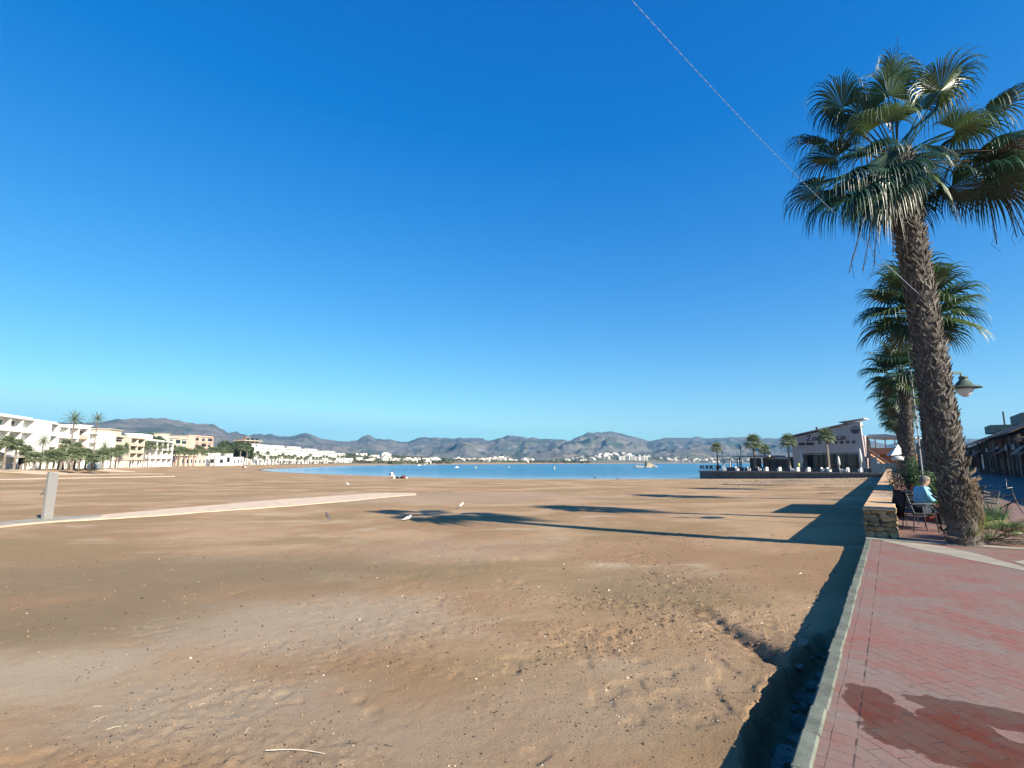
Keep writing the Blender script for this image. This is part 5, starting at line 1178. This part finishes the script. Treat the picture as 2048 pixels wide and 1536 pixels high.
m.prism([(x0,0),(o0,0),(o0,oz),(o1,oz),(o1,0),(x1,0),(x1-.35,8.5),(24.7,8.18),(x0,6.4)],FY,FY+.4,0,Mx)
m.prism([(x0+.002,0),(23.6,0),(23.6,7.9),(x0+.002,6.39)],FY+2.4,FY+8,0,Mx); m.box((23.6,FY+2.4,0),(x1-.02,FY+2.7,5.6))
m.box((x0,FY+.4,0),(o0,FY+2.4,6.3)); m.box((o1,FY+.4,0),(x1-.01,FY+2.4,6.3)); m.box((o0,FY+.4,oz),(o1,FY+2.4,6.3)); m.build('wall',M_mauve,rs_)
m=MB(); m.prism([(13.4,6.28),(24.9,8.40),(24.9,8.62),(13.3,6.45)],FY-.5,FY+8.4,0,Mx); m.build('roof',mat('roof edge grey',(.30,.27,.26),.6,.1,1,bs=0),rs_)
m=MB(); m.prism([(23.9,8.75),(27.9,9.15),(27.9,9.35),(23.9,8.92)],FY-.35,FY+2,0,Mx); m.box((24.6,FY+.3,8.2),(27.1,FY+1.2,8.8)); m.build('lantern_roof',M_mauve,rs_)
m=MB(); m.box((o0,FY+2.30,0),(o1,FY+2.39,oz)); m.build('shop_window',mat('dark glazing',(.02,.018,.025),.12,.2,.5,spec=.6,bs=0),rs_)
for k in range(5):
    m=MB(); a=o0+.1+k*(o1-o0)/5; m.box((a,FY+.1,oz-.28),(a+(o1-o0)/5-.25,FY+.3,oz-.1)); m.build('awning_box',mat('pale awning box',(.4,.4,.42),.6,.1,2,bs=0),rs_)
    m=MB(); m.box((a-.12,FY+.12,0),(a,FY+.26,oz-.003)); m.build('post',M_dark,rs_)
for a,b in ((1599.5,1613),(1615,1631)):
    m=MB(); m.box((rt(a,FY),FY-.03,4.9),(rt(b,FY),FY+.02,5.35)); m.build('window',M_win,rs_)
for px in (1643,1659,1675.5,1687,1699,1711):
    t=rt(px,FY); m=MB(); m.box((t-.27,FY-.03,5.0),(t+.27,FY+.02,5.5)); m.build('window',M_win,rs_)
# name in handwriting strokes, x advance in letter units
def stroke(mb,pts,x,z,s,th=.075): mb.tube(spl([(x+p[0]*s,FY-.06,z+p[1]*s) for p in pts],max(8,6*len(pts))),th,5)
W=MB(); z0=5.72; S=.92; sx=rt(1617,FY); adv=(rt(1696,FY)-sx)/7.0
def L(i,pts): stroke(W,[(p[0]*adv/S,p[1]) for p in pts],sx+i*adv,z0,S)
L(0,[(.10,.85),(.35,1.02),(.75,.98),(.45,.5),(.05,.02),(.35,.10),(.85,.0)])
A_=[(.80,.55),(.45,.62),(.15,.35),(.25,.04),(.55,.10),(.80,.55),(.78,.2),(1.0,.08)]
L(1,A_); L(2,[(.0,.08),(.10,.58),(.14,.08),(.14,.1),(.40,.58),(.46,.08),(.46,.1),(.74,.58),(.82,.12),(1.0,.1)])
L(3,[(.0,.1),(.30,.95),(.32,1.15),(.20,1.0),(.18,.1),(.45,.02),(.72,.25),(.50,.52),(.22,.38),(.9,.45)])
L(4,[(.05,.55),(.10,.12),(.40,.05),(.68,.5),(.70,.1),(1.0,.1)]); L(5,[(.80,.50),(.45,.60),(.15,.30),(.35,.02),(.75,.08),(1.0,.15)]); L(6,A_)
W.build('name_sign',M_black,rs_)
et=rt(1716.5,FY); ez=7.35; m=MB(); R0=.72
m.add([(et+R0*math.cos(math.pi+math.pi*k/16),FY-.05,ez+R0*.95*math.sin(math.pi+math.pi*k/16)) for k in range(17)],[tuple(range(17))])
for k,(w_,zz) in enumerate(((.62,.12),(.66,.02),(.50,.34),(.35,.50),(.2,.60))): m.box((et-w_,FY-.05,ez+zz),(et+w_,FY-.02,ez+zz+.05))
for k in range(24):
    a=math.pi*k/24*1.0; b=math.pi*(k+1)/24; m.add([(et+R0*math.cos(a),FY-.05,ez+R0*.95*math.sin(a)),(et+R0*math.cos(b),FY-.05,ez+R0*.95*math.sin(b)),(et+R0*.9*math.cos(b),FY-.05,ez+R0*.86*math.sin(b)),(et+R0*.9*math.cos(a),FY-.05,ez+R0*.86*math.sin(a))],[(0,1,2,3)])
m.build('emblem',mat('emblem dark',(.07,.06,.065),.7,.1,2,bs=0),rs_)
m=MB(); t=rt(1705,FY)
for k,w_ in enumerate((.14,.10,.12,.05,.12,.10,.14)): m.box((t+k*.27,FY-.04,5.95),(t+k*.27+w_,FY-.02,6.13 if k%2 else 6.2))
m.build('small_lettering',M_whitep,rs_)
m=MB(); t=rt(1640,FY+3); m.tube([(t,FY+3,6.8),(t-.1,FY+3,8.4)],[.16,.20],8); m.build('flue',M_dark,rs_)
# upper terrace wing to the right
m=MB(); m.box((27.7,FY+1.5,5.75),(33.2,FY+9,6.0)); m.prism([(27.7,6.0),(33.6,5.75),(33.6,5.9),(30.5,6.5),(27.7,6.5)],FY+1.2,FY+9.2,0,Mx); m.build('wing_roof',M_whitep,rs_)
m=MB(); m.box((28.6,FY+3,0),(33.0,FY+9,3.1)); m.box((31.6,FY+2.9,3.1),(32.9,FY+3.2,5.7)); m.build('wing_wall',M_orange,rs_)
m=MB(); m.box((27.8,FY+1.6,3.1),(33.1,FY+1.75,4.15)); m.box((27.8,FY+1.75,3.0),(33.1,FY+3,3.1)); m.build('wing_balcony',M_orange,rs_)
for x in (28.4,29.9,31.3):
    m=MB(); m.box((x,FY+2,4.15),(x+.16,FY+2.16,5.75)); m.build('wing_post',M_whitep,rs_)
m=MB()
for k in range(12): m.box((28.2+k*.30,FY-.6,3.1-.26*k-.26),(28.5+k*.30,FY+.8,3.1-.26*k))
m.prism([(28.0,3.9),(28.3,3.9),(32.0,.8),(32.0,.3),(28.0,3.6)],FY-.72,FY-.62,0,Mx); m.build('stair',M_orange,rs_)
def armchair(pos,rz,label,s=1):
    c=thing('lounge_chair',pos,rz,label,'chair','white lounge chairs along the terrace edge'); m=MB(); m.bbox((-.35,-.35,.12),(.35,.35,.42),.04); m.build('seat',M_whitep,c)
    m=MB(); m.bbox((-.42,-.36,.1),(-.28,.36,.88),.03); m.build('backrest',M_whitep,c)
    for y in (-.38,.38):
        m=MB(); m.bbox((-.35,y-.06,.08),(.33,y+.06,.62),.03); m.build('armrest',M_whitep,c)
    return c
wc=None; WC=[1448,1473,1497,1518.5,1531,1557,1583,1593,1614.5,1644.5,1656.5,1681,1691.5,1719]
for i,px in enumerate(WC):
    lab='%s white lounge chair from the left along the terrace edge'%ORD[i]; p=rp(rt(px,1.0),1.0,.0)
    if wc is None: wc=armchair(p,RA+.4,lab); wc.scale=(.72,.72,.95)
    else: c=copy_tree(wc); c.location=p; c.rotation_euler=(0,0,RA+random.choice((.3,2.6,-.2))); c['label']=lab
dcx=None
for i,px in enumerate((1404,1409,1414,1420,1426,1432,1439)):
    lab='%s dark terrace chair from the left at the seaward corner of the deck'%ORD[i]; p=rp(rt(px,2.5),2.5,.0)
    if dcx is None:
        dcx=thing('terrace_chair',p,RA,lab,'chair','dark chairs at the seaward corner'); m=MB(); m.bbox((-.28,-.28,.40),(.28,.28,.48),.02); m.build('seat',M_black,dcx); m=MB(); m.bbox((-.30,-.28,.5),(-.24,.28,1.0),.02); m.build('backrest',M_black,dcx)
        for x in (-.25,.25):
            for y in (-.25,.25): m=MB(); m.tube([(x,y,0),(x,y,.42)],.02,4); m.build('leg',M_black,dcx)
    else: c=copy_tree(dcx); c.location=p; c.rotation_euler=(0,0,RA+i*.9); c['label']=lab
def closed_parasol(px,y,h,label):
    u=thing('parasol',rp(rt(px,y),y,.01),0,label,'parasol','closed parasols on the terrace'); m=MB(); m.lathe([(.3,0),(.3,.1),(.04,.12),(.04,h*.5)],8); m.build('pole',M_whitep,u)
    m=MB(); m.lathe([(.05,h*.40),(.2,h*.42),(.24,h*.6),(.18,h*.8),(.07,h*.97),(.02,h)],9); m.build('folded_canopy',M_whitep,u,True); return u
closed_parasol(1603.5,3.5,3.7,'closed white parasol left of the dark glazing'); closed_parasol(1677,3.2,2.8,'short closed parasol in the middle of the terrace'); closed_parasol(1721.5,2.2,4.0,'tallest closed parasol at the right of the restaurant front')
for i,(px,y,ty,s,lab) in enumerate([(1434.5,3,889,.85,'leftmost terrace palm on the deck'),(1509,4,879,1.25,'widest terrace palm beside the flat pergola'),(1530,12,893,.9,'small terrace palm behind the pergola'),(1579,4,876,1.05,'terrace palm at the left corner of the restaurant'),(1656,4,866,1.05,'terrace palm in front of the handwritten name')]):
    p=rp(rt(px,y),y); put_palm(p.x,p.y,0,H_(ty+8,p.y),FP[i%3],lab,'palms on the terrace deck',s*.85)
def pergola(pxa,pxb,y,d,h,label,roofm,fill=None,beam=.18):
    a,b=rt(pxa,y),rt(pxb,y); t=thing('pergola',rp(a,y),RA,label,'pergola','terrace pergolas'); W_=b-a; m=MB(); m.box((-.3,-.3,h),(W_+.3,d+.3,h+beam)); m.build('roof',roofm,t)
    for x in (0,W_-.2):
        for yy in (0,d-.2):
            m=MB(); m.box((x,yy,0),(x+.2,yy+.2,h-.002)); m.build('post',roofm if fill is None else M_dark,t)
    if fill:
        m=MB(); m.box((.3,d*.6,.4),(W_*.45,d*.6+.05,h-.2)); m.box((W_*.5,d*.6,.4),(W_*.9,d*.6+.05,h-.2)); m.build('blind',fill,t)
    return t
pergola(1445,1460,5,3,2.2,'small white framed pergola near the seaward corner',M_whitep)
pergola(1478,1537,6,6,2.75,'wide flat roofed pergola with brown blinds',mat('pergola roof',(.45,.44,.42),.7,.1,1,bs=0),mat('brown blind',(.16,.12,.10),.8,.1,1,bs=0),.3)
bb=thing('bar_pavilion',rp(rt(1539,9),9),RA,'low dark glazed bar pavilion between the pergola and the restaurant','pavilion'); W_=rt(1581,9)-rt(1539,9)
m=MB(); m.box((0,0,0),(W_,6,2.3)); m.build('glazing',mat('purple glazing',(.07,.05,.07),.3,.2,1,bs=0),bb); m=MB(); m.box((-.5,-.6,2.3),(W_+.2,6.3,2.75)); m.build('roof',M_mauve,bb)
for k in range(4): m=MB(); m.box((k*W_/3.05,-.08,0),(k*W_/3.05+.12,0.01,2.29)); m.build('post',M_dark,bb)
for i,(px,h) in enumerate(((1445.5,3.6),(1482.5,4.6))):
    t=thing('terrace_mast',rp(rt(px,3),3),0,('short' if i==0 else 'tall dark')+' mast standing on the terrace '+('by the small pergola' if i==0 else 'at the left of the wide pergola'),'pole'); m=MB(); m.tube([(0,0,0),(0,0,h)],.07,6); m.build('shaft',M_dark if i else M_whitep,t); m=MB(); m.lathe([(.05,h),(.18,h+.15),(.05,h+.35)],8); m.build('lamp',M_dark,t)
t=thing('person',rp(rt(1597,5),5),R(-60),'waiter in yellow green top standing on the terrace by the closed parasol','person'); J=stand(.4); J['look']=(1,0,0); figure(t,J,mat('yellow green shirt',(.45,.55,.12),.8,.1,5,bs=0),M_dark,M_hair,M_black)
gs=thing('glass_screen',rp(rt(1741,1.2),1.2),RA,'tall glass windbreak at the right end of the terrace','screen')
for k in range(4):
    m=MB(); m.box((k*.85,0,.02),(k*.85+.06,.06,2.6 if k<2 else 1.6)); m.build('post',M_steel,gs); m=MB(); m.box((k*.85+.06,.02,.1),(k*.85+.85,.04,2.5 if k<1 else 1.5)); m.build('pane',mat('pale screen glass',(.22,.32,.34),.15,.1,1,spec=.6,bs=0),gs)
# ------------------------------------------------------------------ row of cafes on the far side of the promenade
M_cbrown=mat('brown plaster',(.20,.12,.085),.85,.15,1,bs=.1); M_cred=mat('red brown timber',(.17,.075,.05),.8,.25,2,bs=.1); M_cgrey=mat('grey violet plaster',(.22,.20,.21),.85,.1,1,bs=.1); M_teal=mat('dark teal sheet roof',(.03,.08,.09),.6,.2,2,bs=0)
def cafe(u0,u1,label,wm,eh=4.5,rh=7.0,dep=11,ncol=5,teal=None,detail=True):
    t=thing('cafe_building',kf(u0,12.6),KAZ,label,'building','cafes along the promenade'); W_=u1-u0
    m=MB(); m.box((.01,-dep,0),(W_-.01,-2.0,eh)); m.prism([(-2.0,eh),(-dep,eh),(-dep*.6,rh-.12)],.02,W_-.02,0,Matrix(((0,0,1,0),(1,0,0,0),(0,1,0,0),(0,0,0,1)))); m.build('wall',wm,t)
    m=MB(); P_=[(.7,eh-.25),(-dep*.6,rh),(-dep-.4,eh-.1),(-dep-.4,eh-.28),(-dep*.6,rh-.16),(.7,eh-.42)]; m.prism(P_,0,W_-.05,0,Matrix(((0,0,1,0),(1,0,0,0),(0,1,0,0),(0,0,0,1)))); m.build('roof',mat('clay roof',(.19,.13,.10),.9,.2,2,bs=.2),t)
    rr=random.Random(int(u0*3)); xs=[0.0]
    while xs[-1]<W_-3.4: xs.append(xs[-1]+rr.uniform(1.9,4.2))
    xs[-1]=W_-.3
    for k,x in enumerate(xs):
        w2=rr.choice((.16,.2,.34)); m=MB(); m.box((x,-.1,0),(x+w2,.1+w2*.5,eh-.42-rr.random()*.2)); m.build('column',rr.choice((mat('pale column',(.13,.10,.08),.8,.15,2,bs=0),M_cbrown,M_cred)),t)
        if k==len(xs)-1: break
        x1=xs[k+1]; m=MB(); m.box((x+.5,-2.06,.1),(x1-.2,-1.99,rr.uniform(2.5,3.3))); m.build('shop_window',M_win,t)
        r_=rr.random()
        if r_<.4:
            m=MB(); z_=rr.uniform(3.0,3.6); dz=rr.uniform(.5,.9); o_=rr.uniform(.8,1.9); M3=Matrix(((0,0,1,0),(1,0,0,0),(0,1,0,0),(0,0,0,1))); m.prism([(.22,z_),(o_,z_-dz),(o_,z_-dz+.06),(.22,z_+.08)],x+.1,x1-.1,0,M3); m.build('awning',rr.choice((mat('brown awning cloth',(.17,.09,.06),.85,.15,2,bs=0),mat('sand awning cloth',(.34,.27,.20),.85,.15,2,bs=0),M_cred)),t)
        elif r_<.75: m=MB(); m.box((x+w2+.02,-.02,rr.choice((0,2.2,2.6))),(x1-.02,.05,eh-.55)); m.build('timber_panel',rr.choice((M_cred,M_cbrown,M_orange if rr.random()<.3 else M_cred)),t)
        if detail and rr.random()<.4: m=MB(); m.box((x+.6,.42,3.1),(min(x1,x+2.4),.48,3.7)); m.build('signboard',mat('pale signboard',(.36,.34,.33),.7,.1,1,bs=0),t)
    if teal:
        for (a,b,y0,y1,z0,z1) in teal: m=MB(); m.box((a,y0,z0),(b,y1,z1)); m.build('roof_unit',M_teal,t)
    return t
cafe(18.2,46,'nearest stretch of the cafe row, standing just outside the right edge of the photo',M_cbrown,4.3,6.2,ncol=7,detail=False)
cafe(46.4,77,'second stretch of the cafe row, just outside the right edge of the photo',M_cgrey,4.5,6.5,ncol=7,detail=False)
c_=cafe(77.5,94,'tallest brown cafe building at the right edge with a grey chimney box',M_cred,5.4,8.8,teal=[(6,11,-6,-3,7.4,8.3)])
m=MB(); m.box((1,-7,8),(3.4,-4.6,10.2)); m.box((.8,-7.2,10.2),(3.6,-4.4,10.4)); m.build('chimney',M_cgrey,c_)
cafe(94.5,112,'brown cafe building with teal roof unit in the middle of the cafe row',M_cbrown,5.3,8.2,teal=[(3,12,-7.5,-3.5,7.2,8.6)])
cafe(112.5,140,'farthest low cafe building seen right beside the nearest palm trunk',M_cred,5.0,7.4,ncol=6,teal=[(10,17,-7,-3,6.9,8.3),(2,5,-6,-3,6.9,7.8)])
for i,(u,v,z,h,lab) in enumerate([(84,19,7.6,2.4,'rightmost thin antenna on the cafe roofs'),(100,19,7.4,4.6,'tallest thin antenna on the cafe roofs'),(108,19,7.2,2.4,'third antenna from the right on the cafe roofs'),(110,19.6,7.1,2.5,'fourth antenna from the right, paired with the third'),(122,17.5,7.2,3.4,'thick chimney pipe on the farthest cafe roof')]):
    t=thing('antenna',kf(u,v,z-1.4),KAZ,lab,'antenna','antennas on the cafe roofs'); m=MB(); m.tube([(0,0,0),(.0,0,h+1.4)],.05 if i<4 else .13,5); m.build('rod',M_dark,t)
    if i in (0,1): m=MB(); [m.box((-.35,-.02,h*.7+k*.25),(.35,.02,h*.7+k*.25+.04)) for k in range(3)]; m.build('crossbar',M_dark,t)
t=copy_tree(c2); t.location=kf(88,9.5); t.rotation_euler=(0,0,1.0); t['label']='white plastic chair standing by the distant cafe front'; t['group']='chairs at the distant cafes'
for ch_ in children(t): ch_.data=ch_.data.copy(); ch_.data.materials[0]=M_whitep
for i,(u,v) in enumerate([(80,10.5),(84,9.8),(92,10.6),(97,10.2)]):
    t=copy_tree(c3); t.location=kf(u,v); t.rotation_euler=(0,0,i*1.4); t['label']='%s dark chair from the right in the shade of the distant cafes'%ORD[i]; t['group']='chairs at the distant cafes'
fs=MB(); fs.box((72,-8.6,.006),(104,-8.3,.05)); tag(kobj('kerb_strip',fs,M_pale),kind='structure')
# distant park of trees behind the restaurant to the right
for i,(px,Y,ty,w_) in enumerate([(1792,140,905,7),(1806,120,900,6)]):
    tree((gx(px,Y),Y,0),H_(ty,Y),w_,('left' if i==0 else 'right')+' dark bush crown in the gap between restaurant and palm trunks',90+i,900,s0=.35)
# rubble line of pale pebbles on the sand by the deck
pb=MB()
for k in range(1500):
    px=rnd.uniform(1420,1770); py=958+abs(rnd.gauss(0,9))+max(0,(1600-px))*.03*rnd.random(); z=-1.2 if px<1600 else -1.0; p=at(px,py,z); 
    if shore_d(np.array([p.x]),np.array([p.y]))[0]<1: continue
    if (p-K0).dot(KV)>-.6: continue
    p.z=gz(p.x,p.y); s=rnd.uniform(.03,.12); pb.add([(p.x+a*s*rnd.uniform(.6,1.3),p.y+b*s*rnd.uniform(.6,1.3),p.z+c*s*.7) for a,b,c in ((1,0,-.3),(0,1,-.3),(-1,0,-.3),(0,-1,-.3),(0,0,.9))],[(0,1,4),(1,2,4),(2,3,4),(3,0,4)],rnd.choice((0,0,1)))
tag(pb.build('shingle',[mat('pale shingle',(.45,.40,.33),.9,.2,5,bs=0),mat('dark shingle',(.18,.14,.11),.9,.2,5,bs=0)]),'band of pale pebbles on the sand in front of the terrace deck','pebbles',kind='stuff')
# ------------------------------------------------------------------ air
hzb=MB(); hzb.box((-8200,-1500,-12),(8200,8200,485)); M_h=bpy.data.materials.new('haze'); M_h.use_nodes=True; hn=M_h.node_tree; hn.nodes.remove(hn.nodes['Principled BSDF']); pvn=hn.nodes.new('ShaderNodeVolumePrincipled')
pvn.inputs['Color'].default_value=(.16,.52,.92,1); pvn.inputs['Density'].default_value=8.5e-5; pvn.inputs['Anisotropy'].default_value=.2; hn.links.new(pvn.outputs[0],hn.nodes['Material Output'].inputs['Volume'])
hzo=hzb.build('haze',M_h)
KEEP={'sand':.84,'palm trunk fibre':1.15,'palm leaf base':1.25,'mauve grey render':.93,'white render':.95,'white plastic':.55,'far white house':.85,'mountain rock':.9,'sea water':.8,'pink beach path':.86,'young palm leaf':1,'yellow green palm leaf':1,'palm leaf green':1,'palm leaf sunlit olive':.95,'dead palm frond':.95,'far palm leaf':1.0,'pine foliage':.9,'white cloth':.9,'light blue jacket':.85,'white feathers':.9,'screen_panel':1,'skin':.85,'old concrete':.95,'peach sandstone slab':1,'orange sandstone slab':1,'buff sandstone slab':1,'rubble wall stone':.95,'cream render':.8,'salmon render':.8,'brushed steel':.85,'opal glass':.9,'lamp shade enamel':.8,'emblem dark':1,'dark glazing':1,'hedge leaf':1}
for m in bpy.data.materials:      # stocked colours are for a lighter exposure: one factor per material
    if not m.use_nodes or m.name=='haze': continue
    k=KEEP.get(m.name,.68); n=m.node_tree.nodes; l=m.node_tree.links; p=n.get('Principled BSDF')
    if not p or k==1: continue
    for lk in list(p.inputs['Base Color'].links):
        src=lk.from_socket; h=n.new('ShaderNodeHueSaturation'); h.inputs['Value'].default_value=k; l.new(src,h.inputs['Color']); l.new(h.outputs[0],p.inputs['Base Color']); tag(hzo,'pale blue air haze over the bay','haze',kind='stuff')
